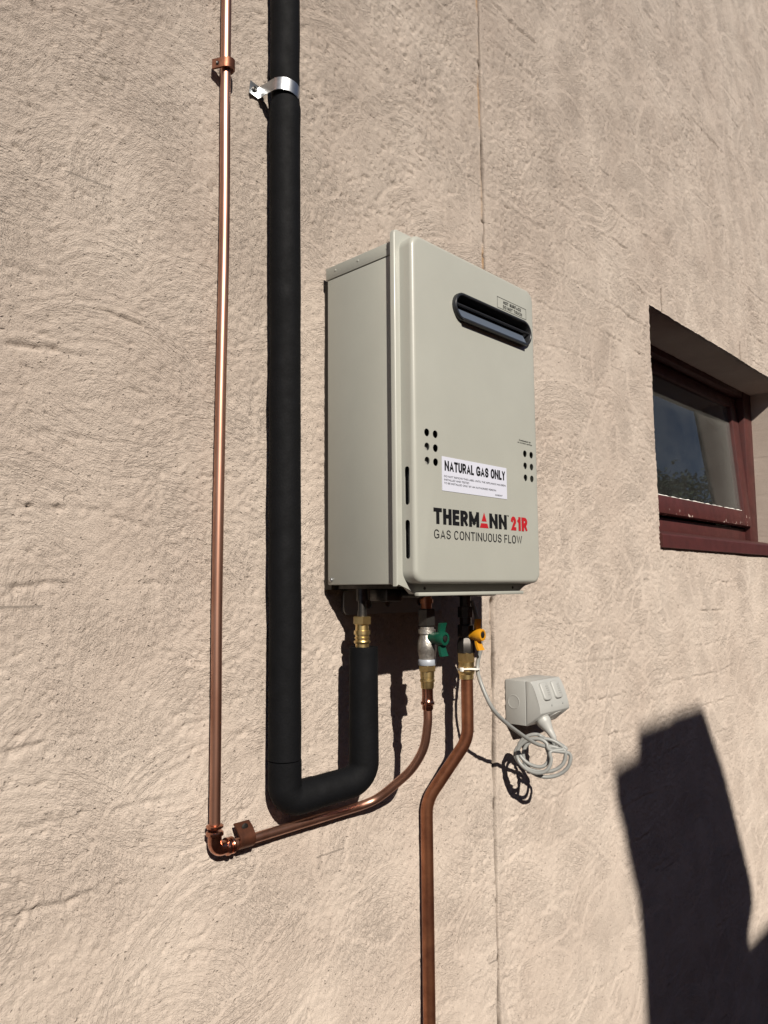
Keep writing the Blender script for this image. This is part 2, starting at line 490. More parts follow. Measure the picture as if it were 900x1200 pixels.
def arc(cx, cy, rx, ry, a0, a1, n=9):
    return [(cx+rx*math.cos(math.radians(a0+(a1-a0)*k/n)), cy+ry*math.sin(math.radians(a0+(a1-a0)*k/n))) for k in range(n+1)]
def oval(n=28, e=2.5):
    o = []
    for k in range(n+1):
        a = 2*pi*k/n; c, s_ = math.cos(a), math.sin(a)
        o.append((.5+.5*math.copysign(abs(c)**(2/e), c), .5+.5*math.copysign(abs(s_)**(2/e), s_)))
    return o
OV = oval()
GLYPH = {                                    # width, centre-line strokes in a unit box
    'T': (.66, [[(0, 1), (1, 1)], [(.5, 1), (.5, 0)]]),
    'H': (.68, [[(0, 0), (0, 1)], [(1, 0), (1, 1)], [(0, .52), (1, .52)]]),
    'E': (.56, [[(1, 1), (0, 1), (0, 0), (1, 0)], [(0, .52), (.9, .52)]]),
    'R': (.64, [[(0, 0), (0, 1)], [(0, 1), (.55, 1)]+arc(.55, .73, .45, .27, 90, -90)+[(0, .46)], [(.5, .46), (1, 0)]]),
    'M': (.88, [[(0, 0), (0, 1)], [(1, 0), (1, 1)], [(.02, 1), (.5, .2)], [(.98, 1), (.5, .2)]]),
    'N': (.74, [[(0, 0), (0, 1)], [(1, 0), (1, 1)], [(0, 1), (1, 0)]]),
    'A': (.74, [[(0, 0), (.5, 1), (1, 0)], [(.2, .27), (.8, .27)]]),
    'U': (.66, [[(0, 1), (0, .35)]+arc(.5, .33, .5, .33, 180, 360)+[(1, .35), (1, 1)]]),
    'L': (.52, [[(0, 1), (0, 0), (1, 0)]]),
    'O': (.72, [OV]), 'C': (.68, [OV[3:-3]]),
    'G': (.76, [OV[3:-4], [(1, .12), (1, .44), (.62, .44)]]),
    'S': (.66, [arc(.5, .745, .46, .255, 12, 180)+arc(.5, .745, .46, .235, 195, 255)+arc(.5, .26, .5, .245, 75, -10)+arc(.5, .26, .48, .26, -20, -170)]),
    'Y': (.66, [[(0, 1), (.5, .46), (1, 1)], [(.5, .46), (.5, 0)]]),
    'I': (.0, [[(.5, 0), (.5, 1)]]), 'F': (.54, [[(1, 1), (0, 1), (0, 0)], [(0, .5), (.88, .5)]]),
    'W': (1.02, [[(0, 1), (.25, 0), (.5, 1), (.75, 0), (1, 1)]]),
    'D': (.66, [[(0, 0), (0, 1)], [(0, 1), (.45, 1)]+arc(.45, .5, .55, .5, 90, -90)+[(0, 0)]]),
    '2': (.58, [arc(.5, .72, .48, .28, 165, -35)+[(0, 0), (1, 0)]]),
    '1': (.40, [[(1, 0), (1, 1)], [(.1, .80), (1, 1)]]),
}
def letters(name, s, x0, x1, z0, z1, y, m, parent, t=.2, gap=.13):
    """sans serif capitals drawn as flat strokes of width t (of the cap height)"""
    polys = []; pen = 0.0; sid = 0
    for chx in s:
        if chx == ' ': pen += .36; continue
        w, strokes = GLYPH[chx]; w = max(w, t)
        for st in strokes:
            P = [Vector((pen+t/2+px*(w-t), t/2+pz*(1-t))) for px, pz in st]
            closed = (P[0]-P[-1]).length < 1e-6
            Q = [P[0]]
            for p in P[1:]:
                if (p-Q[-1]).length > 1e-4: Q.append(p)
            P = Q
            if closed: P = P[:-1] if (P[0]-P[-1]).length < 1e-4 else P
            n_ = len(P); L_, R_ = [], []
            for i in range(n_):
                a = P[i-1] if (i > 0 or closed) else None
                b = P[(i+1) % n_] if (i < n_-1 or closed) else None
                d0 = (P[i]-a).normalized() if a is not None else None
                d1 = (b-P[i]).normalized() if b is not None else None
                p = P[i]
                if d0 is None: nrm = Vector((-d1.y, d1.x)); p = p-d1*t/2; k = 1
                elif d1 is None: nrm = Vector((-d0.y, d0.x)); p = p+d0*t/2; k = 1
                else:
                    n0 = Vector((-d0.y, d0.x)); n1 = Vector((-d1.y, d1.x)); nrm = n0+n1
                    if nrm.length < .2: nrm = n1
                    nrm.normalize(); k = min(2.2, 1/max(.3, nrm.dot(n1)))
                L_.append(p+nrm*t/2*k); R_.append(p-nrm*t/2*k)
            rng_ = n_ if closed else n_-1
            for i in range(rng_):
                j = (i+1) % n_
                polys.append(([Vector((min(max(q.x, pen), pen+w), q.y)) for q in (L_[i], L_[j], R_[j], R_[i])], sid))
            sid += 1
        pen += w+gap
    pen -= gap
    bm = bmesh.new()
    for pl, k in polys:
        vs = [bm.verts.new((x0+min(max(q.x, 0), pen)/pen*(x1-x0), y-.00009*(k % 4), z0+min(max(q.y, 0), 1)*(z1-z0))) for q in pl]
        bm.faces.new(vs)
    bmesh.ops.remove_doubles(bm, verts=bm.verts[:], dist=1e-6)
    return obj(name, bm, m, parent, smooth=False)

GZ = -1.75                                   # ground level (the camera is at eye height)

# ------------------------------------------------------------------ large structure: ground, neighbour, wall
bm = bmesh.new()
for v in ((-300, -300), (300, -300), (300, 300), (-300, 300)): bm.verts.new((*v, GZ))
bm.faces.new(bm.verts[:])
tag(obj('ground', bm, MT['ground']), kind='structure')

# the neighbour's flat-roofed brick building across the side path (seen mirrored in the window; a slab added on its front throws the dark shadow)
nb = thing('brick_building', 'brown brick flat roofed building across the path behind the camera', 'building', (8, -8, GZ))
obj('wall', newbox(-9, 30, -11, -5.05, GZ, 2.25), MT['brick'], nb, smooth=False)
obj('coping', newbox(-9.1, 30.1, -11.1, -5.0, 2.251, 2.36, 0.01), MT['coping'], nb)
caster_outline = [(2.092, -.575), (2.245, -.56), (2.255, -.485), (2.48, -.485), (2.52, -.475), (2.755, -.475), (2.86, -.63), (2.965, -.84), (3.085, -1.08), (3.1, -1.17), (3.03, -1.26), (3.03, -1.30), (3.03, -1.6), (2.24, -1.6), (2.23, -1.15), (2.215, -.98), (2.165, -.85), (2.14, -.76), (2.10, -.675)]
caster_outline = [(x-SUN.x*4.95, z-SUN.z*4.95) for x, z in caster_outline]
obj('shadow_caster', prism(bmesh.new(), caster_outline, -4.99, -4.87), MT['brick'], nb, smooth=False)  # unseen slab, shaped after the shadow it is added to cast

leaf_m = mat('leaf', (0.045, 0.075, 0.03), 0.6, var=0.5, vscale=2)
bark_m = mat('bark', (0.10, 0.075, 0.055), 0.9, var=0.3, vscale=6)
lr = random.Random(5)
for (tx, ty, th_, lb) in ((29.5, -13.5, 9.2, 'bushy green tree beyond the brick building, lowest of three'), (34.5, -14.5, 9.9, 'broad green tree beyond the brick building, between two others'), (40.5, -15, 10.6, 'tallest green tree beyond the brick building')):
    tr_ = thing('garden_tree', lb, 'tree', (tx, ty, GZ), 'trees beyond the brick building')
    bmt = bmesh.new(); tube(bmt, [(tx, ty, GZ), (tx+.1, ty, GZ+th_*.4), (tx-.05, ty+.1, GZ+th_*.85)], [.22, .16, .05], 8)
    for q in range(6):
        a = q*1.05; tube(bmt, [(tx, ty, GZ+th_*(.35+.05*q)), (tx+1.6*math.cos(a), ty+1.6*math.sin(a), GZ+th_*(.55+.05*q))], [.08, .03], 6)
    obj('trunk', bmt, bark_m, tr_)
    bmt = bmesh.new()
    cl = [Vector((lr.gauss(0, 1.9), lr.gauss(0, 1.3), th_*lr.uniform(.38, .90))) for _ in range(60)]
    for c_ in cl:
        k_ = 1.15-.5*abs(c_.z/th_-.6)
        for _ in range(60):
            p = Vector((tx, ty, GZ))+c_+Vector((lr.gauss(0, .42), lr.gauss(0, .42), lr.gauss(0, .34)))*k_
            u_ = Vector((lr.gauss(0, 1), lr.gauss(0, 1), lr.gauss(0, 1))).normalized(); w_ = u_.orthogonal().normalized()
            bmt.faces.new([bmt.verts.new(p+u_*.16), bmt.verts.new(p+w_*.07), bmt.verts.new(p-u_*.16), bmt.verts.new(p-w_*.07)])
    me_ = bpy.data.meshes.new('crown'); bmt.to_mesh(me_); bmt.free()
    link_mesh('crown', me_, leaf_m, tr_)

# ---- rendered wall relief
rng = np.random.default_rng(11)
LAT = rng.random((256, 256)).astype(np.float32)
def vn(x, y, sc, seed):
    """value noise in 0..1; x,y 1-d arrays -> grid (len(y), len(x)) or same-shape arrays"""
    if x.ndim == 1:
        X = x*sc+seed*17.31; Y = y*sc+seed*7.77
        xi = np.floor(X).astype(int); yi = np.floor(Y).astype(int)
        fx = (X-xi).astype(np.float32); fy = (Y-yi).astype(np.float32)
        fx = fx*fx*(3-2*fx); fy = fy*fy*(3-2*fy)
        x0 = xi % 256; x1 = (xi+1) % 256; y0 = yi % 256; y1 = (yi+1) % 256
        fy = fy[:, None]; fx = fx[None, :]
        a = LAT[np.ix_(y0, x0)]; b = LAT[np.ix_(y0, x1)]; c = LAT[np.ix_(y1, x0)]; d = LAT[np.ix_(y1, x1)]
    else:
        X = x*sc+seed*17.31; Y = y*sc+seed*7.77
        xi = np.floor(X).astype(int); yi = np.floor(Y).astype(int)
        fx = (X-xi).astype(np.float32); fy = (Y-yi).astype(np.float32)
        fx = fx*fx*(3-2*fx); fy = fy*fy*(3-2*fy)
        a = LAT[yi % 256, xi % 256]; b = LAT[yi % 256, (xi+1) % 256]; c = LAT[(yi+1) % 256, xi % 256]; d = LAT[(yi+1) % 256, (xi+1) % 256]
    return (a*(1-fx)+b*fx)*(1-fy)+(c*(1-fx)+d*fx)*fy

def steps(knots):
    """knots: list of (position, step size); piecewise grids"""
    out = []
    for (a, sa), (b, sb) in zip(knots, knots[1:]):
        n = max(1, int(round((b-a)/((sa+sb)/2))))
        t = np.linspace(0, 1, n, endpoint=False)
        k = (sb-sa)/(sa+sb)
        out.append(a+(b-a)*(t*(1-k)+k*t*t))
    out.append(np.array([knots[-1][0]]))
    return np.concatenate(out)

WX0, WX1, WZ0, WZ1 = 2.425, 3.995, 0.125, 0.945         # window opening
XJ = 1.475                                             # control joint
gx = steps([(-3, .5), (0, .08), (.30, .0031), (1.455, .0031), (1.46, .0016), (1.49, .0016), (1.5, .0034), (1.9, .0036), (WX0, .005), (WX1, .0075), (4.3, .009), (4.8, .1), (9, .5)])
gz = steps([(GZ, .008), (-1.25, .005), (-.66, .0031), (WZ0, .0031), (WZ1, .0031), (1.12, .0033), (2.0, .0055), (3.15, .008), (3.4, .1), (4.6, .3)])
gx = gx.astype(np.float64); gz = gz.astype(np.float64)
nx, nz = len(gx), len(gz)
H = np.zeros((nz, nx), np.float32)
H += (vn(gx, gz, 1.6, 1)-.5)*.006 + (vn(gx, gz, 5, 2)-.5)*.004 + (vn(gx, gz, 14, 3)-.5)*.0018
# grain
G = (vn(gx, gz, 60, 4)-.5)*.0008 + (vn(gx, gz, 125, 5)-.5)*.0020 + (vn(gx, gz, 240, 6)-.5)*.0022
T = np.zeros_like(H); MS = np.zeros_like(H)
SW = np.zeros((nz, nx, 3), np.float32)
SW[..., 0] = gx[None, :]*.9+gz[:, None]*.5; SW[..., 1] = gz[:, None]*.9-gx[None, :]*.5
# trowel sweeps: arcs of combed ridges laid over one another
k = np.array([.25, .5, .25])
for s in range(1250):
    cx = rng.uniform(0.1, 4.4); cz = rng.uniform(-1.7, 3.2)
    Rm = rng.uniform(.07, .24); bw = rng.uniform(.05, .16)
    Rm = max(Rm, bw*.6)
    th0 = rng.choice([.5*pi, .5*pi, 1.5*pi, rng.uniform(0, 2*pi), rng.uniform(.1*pi, .9*pi)])+rng.normal(0, .35); dth = rng.uniform(.45, 1.1)
    ro = Rm+bw
    i0, i1 = np.searchsorted(gx, [cx-ro, cx+ro]); j0, j1 = np.searchsorted(gz, [cz-ro, cz+ro])
    if i1-i0 < 3 or j1-j0 < 3: continue
    X = gx[None, i0:i1]-cx; Z = gz[j0:j1, None]-cz
    asp = rng.uniform(.8, 1.25)
    r = np.sqrt(X*X*asp+Z*Z); th = np.arctan2(Z, X)
    da = np.abs((th-th0+pi) % (2*pi)-pi)
    dr = np.abs(r-Rm)/(bw*.5)
    m = np.clip((1.25-dr)*2.2, 0, 1)*np.clip((1.2-da/dth)*2.2, 0, 1)
    if m.max() <= 0: continue
    wl = rng.uniform(.0034, .0050)
    prof = rng.normal(0, 1, 160)
    rw = r+.0035*(vn(th*4+7, r*20, 1.0, s % 90)-.5)
    rid = np.interp(rw/wl, np.arange(160)*1.0, prof)
    am = vn(th*9+3, r*90, 1.0, (s*3) % 90)
    rid = rid*(.25+1.1*am)
    a = rng.uniform(.00030, .00085)
    mm = (m*m*(3-2*m)).astype(np.float32)
    T[j0:j1, i0:i1] = T[j0:j1, i0:i1]*(1-mm*.9)+(a*rid*mm).astype(np.float32)
    # raised rim where a sweep ends
    rim = np.exp(-((dr-1.05)/.10)**2)*np.clip((1.1-da/dth)*3, 0, 1)*vn(th*6, r*40, 1., (s*5) % 80)
    T[j0:j1, i0:i1] += (rim*rng.uniform(-.0012, .0018)).astype(np.float32)
    on_ = mm > .45+.4*(am-.5)
    sub = SW[j0:j1, i0:i1]
    sub[on_] = np.stack([rw, (th-th0)*Rm, np.full_like(r, s*.37)], -1)[on_]
    MS[j0:j1, i0:i1] = np.maximum(MS[j0:j1, i0:i1]*(1-mm*.5), mm)
patch = np.clip((vn(gx, gz, 3.5, 8)-.30)*2.6, .25, 1)
H += T*patch + G*(1.15-.55*patch)
sid = SW[..., 2]
SWW = np.ones((nz, nx), np.float32)
e_ = np.abs(np.diff(sid, axis=1)) > 1e-4; SWW[:, :-1][e_] = 0; SWW[:, 1:][e_] = 0
e_ = np.abs(np.diff(sid, axis=0)) > 1e-4; SWW[:-1][e_] = 0; SWW[1:][e_] = 0
b_ = SWW.copy()
for sx, sz in ((1, 0), (-1, 0), (0, 1), (0, -1)): b_ += np.roll(SWW, (sz, sx), (0, 1))
SWW = np.minimum(SWW, b_/5)
# pits, thicker in patches and higher up
dens = vn(gx, gz, 6, 9)*.6+vn(gx, gz, 2.2, 12)*.5+np.clip(gz[:, None]*.14, -.08, .2)
pn = vn(gx, gz, 105, 13)*.65+vn(gx, gz, 210, 14)*.35
H -= np.clip(pn-(.90-.30*dens), 0, .10)*.030
# brick courses ghosting through the render
course = .1075
zb = gz-.0075+course/2
row = np.floor(zb/course).astype(int)
zz = (zb/course-row)
XX, ZZ = np.broadcast_arrays(gx[None, :], gz[:, None])
wob = (vn(gx, gz, 7, 15)-.5)*.016+(vn(gx, gz, 40, 18)-.5)*.006
dz = (zz[:, None]-.5)*course+wob
vis = np.clip((vn(gx, gz, 3.1, 16)-.36+.14*np.clip((gx[None, :]-1.5)*2, 0, 1))*2.8, 0, 1.2)*np.clip((vn(gx, gz, 11, 17)-.25)*2, 0, 1)*np.clip((vn(gx, gz, 45, 22)-.15)*2, .1, 1)
line = np.exp(-(dz/.0032)**2)
H -= line*vis*.0028
H += np.exp(-((dz-.009)/.006)**2)*vis*.0016
H -= np.exp(-(dz/.011)**2)*vis*(vn(gx, gz, 150, 21)-.35)*.0060
bx = (gx[None, :]+np.where(row % 2, .12, 0)[:, None])/.24
dx = (bx-np.floor(bx)-.5)*.24+(vn(gx, gz, 9, 19)-.5)*.012
vis2 = np.clip((vn(gx, gz, 4.2, 20)-.55)*4, 0, 1)
H -= np.exp(-(dx/.0035)**2)*vis2*.0011
# control joint: groove, ragged edges, a lip of filler, some broken spots
jx = XJ+(vn(np.zeros(1), gz, 2.2, 30)[:, 0]-.5)*.008+(vn(np.zeros(1), gz, 30, 31)[:, 0]-.5)*.0035
dj = gx[None, :]-jx[:, None]
wj = .0036+.0055*vn(np.zeros(1), gz, 14, 32)[:, 0]
dep = np.clip(.4+1.5*(vn(np.zeros(1), gz, 9, 33)[:, 0]-.3), .25, 1)[:, None]
gro = np.exp(-(dj/wj[:, None])**4)
sm = np.exp(-(dj/.022)**4)
H = H*(1-.7*sm)
H -= gro*.0100*dep
H += np.exp(-((dj+.0075)/.004)**2)*.0022*np.clip(vn(gx, gz, 12, 34)*1.6-.2, 0, 1)
H += np.exp(-((dj-.012)/.006)**2)*.0012*vn(gx, gz, 18, 35)
bl = np.clip((vn(gx, gz, 55, 36)-.80)*6, 0, 1)*np.exp(-(dj/.010)**2)
H -= bl*.006
grime = np.clip(gro*(.35+.9*vn(gx, gz, 25, 37))*(.25+.85*dep) + bl*1.3, 0, 1)
filler = np.exp(-((dj+.0085)/.0042)**4)*np.clip(vn(gx, gz, 16, 38)*2.2-.7, 0, 1)*np.clip(.4+gz[:, None], 0, 1)
# hairline cracks running up from the window head, one long gouge on the left
for (cx, z0, z1) in ((2.532, .945, 1.03), (3.318, .945, 1.025)):
    d = gx[None, :]-(cx+(vn(np.zeros(1), gz, 40, 41)[:, 0]-.5)*.006)[:, None]
    g_ = np.exp(-(d/.005)**2)*((gz >= z0) & (gz <= z1))[:, None]
    H -= g_*.005; grime = np.maximum(grime, g_*.7)
for (xa, za, xb, zb_, w, dp) in ((.450, .208, .470, .200, .0022, .006), (.50, .412, .585, .402, .0026, .005), (.55, .302, .575, .298, .0022, .004), (.52, .106, .59, .093, .003, .003)):
    t = np.clip((XX-xa)/(xb-xa), 0, 1)
    d = ZZ-(za+(zb_-za)*t)+(vn(gx, gz, 60, 43)-.5)*.004
    inx = np.clip(1.0-np.maximum(xa-XX, XX-xb)/.010, 0, 1)
    wv = w*(.35+1.2*np.sin(np.clip(t, .05, .95)*pi))
    H -= np.exp(-(d/wv)**2)*inx*dp*.65
    H += np.exp(-((d-wv*1.8)/wv)**2)*inx*dp*.3
far = np.clip((gx-4.3)/.3, 0, 1)[None, :]
H = H*(1-far)

house = thing('house_wall', 'pale pink rendered wall of the house with trowel swirls and a maroon window', 'wall', (2, 0, GZ))
co = np.empty((nz*nx, 3), np.float32)
co[:, 0] = np.repeat(gx[None, :], nz, 0).ravel(); co[:, 2] = np.repeat(gz[:, None], nx, 1).ravel(); co[:, 1] = -H.ravel()
ii, jj = np.meshgrid(np.arange(nx-1), np.arange(nz-1))
cxm = (gx[:-1]+gx[1:])/2; czm = (gz[:-1]+gz[1:])/2
hole = ((cxm > WX0) & (cxm < WX1))[None, :] & ((czm > WZ0) & (czm < WZ1))[:, None]
keep = ~hole
i_, j_ = ii[keep], jj[keep]
quads = np.stack([j_*nx+i_, j_*nx+i_+1, (j_+1)*nx+i_+1, (j_+1)*nx+i_], 1)
# reveals: carry the ragged edge of the opening straight back
a0, a1 = int(np.argmin(abs(gx-WX0))), int(np.argmin(abs(gx-WX1)))
b0, b1 = int(np.argmin(abs(gz-WZ0))), int(np.argmin(abs(gz-WZ1)))
ring = [(b0, i) for i in range(a0, a1)]+[(j, a1) for j in range(b0, b1)]+[(b1, i) for i in range(a1, a0, -1)]+[(j, a0) for j in range(b1, b0, -1)]
base = nz*nx
ex, eq = [], []
deps = [0.03, 0.08, 0.15, 0.30]
nr = len(ring)
idx0 = np.array([j*nx+i for j, i in ring])
prev = idx0
for kk, dd in enumerate(deps):
    p = co[idx0].copy()
    wobble = (vn(np.arange(nr)*.3, np.array([kk*3.1]), 1., 50)[0]-.5)*.004
    p[:, 1] = dd
    p[:, 2] += wobble; p[:, 0] += wobble*.5
    ex.append(p)
    cur = base+kk*nr+np.arange(nr)
    eq.append(np.stack([prev, np.roll(prev, -1), np.roll(cur, -1), cur], 1)[:, ::-1])
    prev = cur
co = np.concatenate([co]+ex); quads = np.concatenate([quads]+[q.astype(quads.dtype) for q in eq])
me = bpy.data.meshes.new('wall_render')
me.vertices.add(len(co)); me.vertices.foreach_set('co', co.ravel())
me.loops.add(quads.size); me.loops.foreach_set('vertex_index', quads.ravel().astype(np.int32))
me.polygons.add(len(quads)); me.polygons.foreach_set('loop_start', np.arange(0, quads.size, 4, dtype=np.int32))
me.update(calc_edges=True)
me.polygons.foreach_set('use_smooth', np.ones(len(quads), bool))
at = me.attributes.new('joint_grime', 'FLOAT', 'POINT')
gv = np.zeros(len(co), np.float32); gv[:nz*nx] = grime.ravel(); at.data.foreach_set('value', gv)
at = me.attributes.new('sweep', 'FLOAT_VECTOR', 'POINT')
sv = np.zeros((len(co), 3), np.float32); sv[:nz*nx] = SW.reshape(-1, 3); sv[nz*nx:, 0] = co[nz*nx:, 1]*2; sv[nz*nx:, 1] = co[nz*nx:, 2]; at.data.foreach_set('vector', sv.ravel())
at = me.attributes.new('sweep_weight', 'FLOAT', 'POINT')
sv = np.zeros(len(co), np.float32); sv[:nz*nx] = SWW.ravel(); at.data.foreach_set('value', sv)
at = me.attributes.new('joint_filler', 'FLOAT', 'POINT')
sv = np.zeros(len(co), np.float32); sv[:nz*nx] = filler.ravel(); at.data.foreach_set('value', sv)
me.validate()
link_mesh('wall_render', me, MT['wall'], house)
# the body of the wall behind the render, around a dark room
bm = bmesh.new()
box(bm, -3, WX0-.05, .30, .40, GZ, 4.6); box(bm, WX1+.05, 9, .30, .40, GZ, 4.6)
box(bm, WX0-.05, WX1+.05, .30, .40, GZ, WZ0-.03); box(bm, WX0-.05, WX1+.05, .30, .40, WZ1+.03, 4.6)
box(bm, -3, 9, .001, 3.2, 4.601, 4.75)
obj('wall_core', bm, MT['wall'], house, smooth=False)
bm = bmesh.new()
box(bm, 1.6, 6.5, .41, 3.1, -1.2, 2.0)
bm.faces.ensure_lookup_table()
front = min(bm.faces, key=lambda f: f.calc_center_median().y)
bmesh.ops.delete(bm, geom=[front], context='FACES')
obj('room', bm, MT['room'], house, smooth=False)

# ---- window: frame (part) with sill, sash, pane and putty as its sub-parts
def set_attr(o, name, fn):
    a = o.data.attributes.new(name, 'FLOAT', 'POINT')
    for i, v in enumerate(o.data.vertices): a.data[i].value = fn(v.co)
fy0, fy1 = .18, .27
bm = bmesh.new()
box(bm, WX0-.004, WX0+.105, fy0, fy1, .200, WZ1+.003, .003)
box(bm, WX1-.107, WX1+.004, fy0, fy1, .200, WZ1+.003, .003)
box(bm, WX0+.103, WX1-.105, fy0+.003, fy1, .918, WZ1+.003, .003)
box(bm, WX0+.103, WX1-.105, .205, fy1, .19, .266, .003)
win = obj('window', bm, MT['maroon'], house)
bm = bmesh.new()
poly = [(-.012, .122), (-.012, .163), (-.008, .168), (.20, .212), (.28, .212), (.28, .122)]
va = [bm.verts.new((WX0-.003, y, z)) for y, z in poly]; vb = [bm.verts.new((WX1+.003, y, z)) for y, z in poly]
bm.faces.new(va); bm.faces.new(vb[::-1])
for i in range(6): bm.faces.new((va[i], vb[i], vb[(i+1) % 6], va[(i+1) % 6]))
obj('sill', bm, MT['maroon'], win)
# sash: hinged at the head, pushed out a little at the foot
hx0, hx1, hz = WX0+.107, WX1-.109, .914
tilt = math.radians(4.2)
def tl(x, y, z):
    """sash local (y out of sash plane, z down from hinge negative) -> world"""
    c, s = math.cos(tilt), math.sin(tilt)
    return (x, .219 + y*c + z*s, hz + z*c - y*s)
SHh = .640
def sash_box(bm, x0, x1, y0, y1, z0, z1, bev=.003):
    b2 = newbox(x0, x1, y0, y1, z0, z1, bev)
    for v in b2.verts: v.co = tl(*v.co)
    t = bpy.data.meshes.new('t'); b2.to_mesh(t); b2.free(); bm.from_mesh(t); bpy.data.meshes.remove(t)
bm = bmesh.new()
sash_box(bm, hx0, hx0+.085, -.002, .036, -SHh, 0)
sash_box(bm, hx1-.085, hx1, -.002, .036, -SHh, 0)
sash_box(bm, hx0+.083, hx1-.083, .000, .036, -.053, -.001)
sash_box(bm, hx0+.083, hx1-.083, .000, .036, -SHh+.001, -SHh+.073)
bmesh.ops.subdivide_edges(bm, edges=[e for e in bm.edges if e.calc_length() > .4], cuts=30)
sash = obj('sash', bm, MT['maroon'], win)
oz = ORG[house].z
set_attr(sash, 'flaking', lambda c: 1.0 if (c.z+oz) < .34 else .25)
bm = bmesh.new()
sash_box(bm, hx0+.077, hx1-.077, .014, .018, -SHh+.066, -.046, 0)
bmesh.ops.subdivide_edges(bm, edges=bm.edges[:], cuts=14, use_grid_fill=True)
pane = obj('glass_pane', bm, MT['glass'], win, smooth=False)
set_attr(pane, 'dust', lambda c: max(0., min(1., ((c.z+oz)-.74)/.13))**1.5*.7 + max(0., min(1., ((c.x+2)-(hx1-.28))/.25))**1.2*.35)
# flaking white putty bead along the foot of the pane
bm = bmesh.new()
pts = []
for i in range(60):
    t = i/59
    pts.append(tl(hx0+.085+(hx1-hx0-.17)*t, .0115, -SHh+.0745+.0025*math.sin(i*1.7)*random.random()))
tube(bm, pts, [.0026+.0018*random.random() for _ in pts], 6)
obj('putty', bm, MT['tie_white'], win)

# ------------------------------------------------------------------ the gas water heater
heater = thing('water_heater', 'cream wall-mounted gas water heater with black flue slot and red and black lettering', 'water heater', (1.126, -.10, 0.0))
XL, XR = .936, 1.312
# casing
bm = bmesh.new()
box(bm, XL, XR, -.1935, -.022, .004, .578, .0025)
casing = obj('casing', bm, MT['paint'], heater)
bm = bmesh.new()
box(bm, XL-.0010, XR+.0010, -.1925, -.019, .5785, .602, .0008)
obj('top_cap', bm, MT['paint'], heater)
bm = bmesh.new()
box(bm, XL+.010, XR-.010, -.0215, -.004, -.004, .575)
obj('back_plate', bm, MT['gap_shade'], heater, smooth=False)  # dark colour paints the shade in the gap behind the casing
for p, r in (((XL-.0005, -.032, .0135), .0042),):
    bm = bmesh.new(); lathe(bm, p, (-1, 0, 0), [(0, r), (.0012, r), (.0024, r*.75), (.003, r*.3)], 14)
    obj('screw', bm, MT['galv'], heater)
for y in (-.045, -.105, -.178):
    bm = bmesh.new(); lathe(bm, (XL-.001, y, .592), (-1, 0, 0), [(0, .0022), (.0007, .0018), (.0009, .0006)], 10)
    obj('rivet', bm, MT['paint'], heater)
# underside furniture in the shade below the casing
bm = bmesh.new()
box(bm, XL+.02, XR-.02, -.175, -.03, -.003, .0035)
obj('base_plate', bm, MT['dark_steel'], heater, smooth=False)
bm = bmesh.new()
out = rounded_rect(.985, 1.27, -.052, -.0045, .012, 4)
vs = [bm.verts.new((x, -.014, z)) for x, z in out]
hv = fill_holes(bm, vs, [circle_pts(1.05, -.032, .009, 14), circle_pts(1.105, -.031, .0075, 14), circle_pts(1.20, -.031, .0075, 14)], lambda p: (p[0], -.014, p[1]))
extrude_loop(bm, vs, (0, .003, 0))
for h in hv: extrude_loop(bm, h, (0, .003, 0))
obj('bracket', bm, MT['inner'], heater)
bm = bmesh.new()
for bb in ((.99, 1.03, -.12, -.075, -.026, -.0035), (1.045, 1.062, -.15, -.10, -.02, -.0035), (1.225, 1.305, -.135, -.055, -.020, -.0035)):
    obj('underside_block', newbox(*bb, .003), MT['dark_steel'], heater)

# front cover: folded flange plate, raised panel with real holes, bottom lip
fo = [(.926, .001), (.949, .001), (.966, -.0125), (1.286, -.0125), (1.304, .003), (1.330, .003), (1.330, .610), (1.322, .618), (.934, .618), (.9285, .6158), (.926, .610)]
bm = bmesh.new()
prism(bm, fo, -.203, -.1935)
es = [e for e in bm.edges if all(abs(v.co.y+.203) < 1e-5 for v in e.verts)]
bmesh.ops.bevel(bm, geom=es, offset=.003, segments=3, profile=.5, affect='EDGES')
cover = obj('front_cover', bm, MT['paint'], heater)
bm = bmesh.new()
box(bm, .968, 1.286, -.2135, -.2032, -.0160, -.0095, .0018)
obj('bottom_lip', bm, MT['paint'], cover)
for cx in (.995, 1.262):
    obj('screw', lathe(bmesh.new(), (cx, -.2031, -.003), (0, -1, 0), [(0, .0028), (.0012, .0025), (.0018, .001)], 12), MT['dark_steel'], cover)
for cx, w in ((1.135, .010), (1.272, .012)):
    obj('locating_tab', newbox(cx-w, cx+w, -.2028, -.199,   .6182, .6206, .0012), MT['paint'], cover)

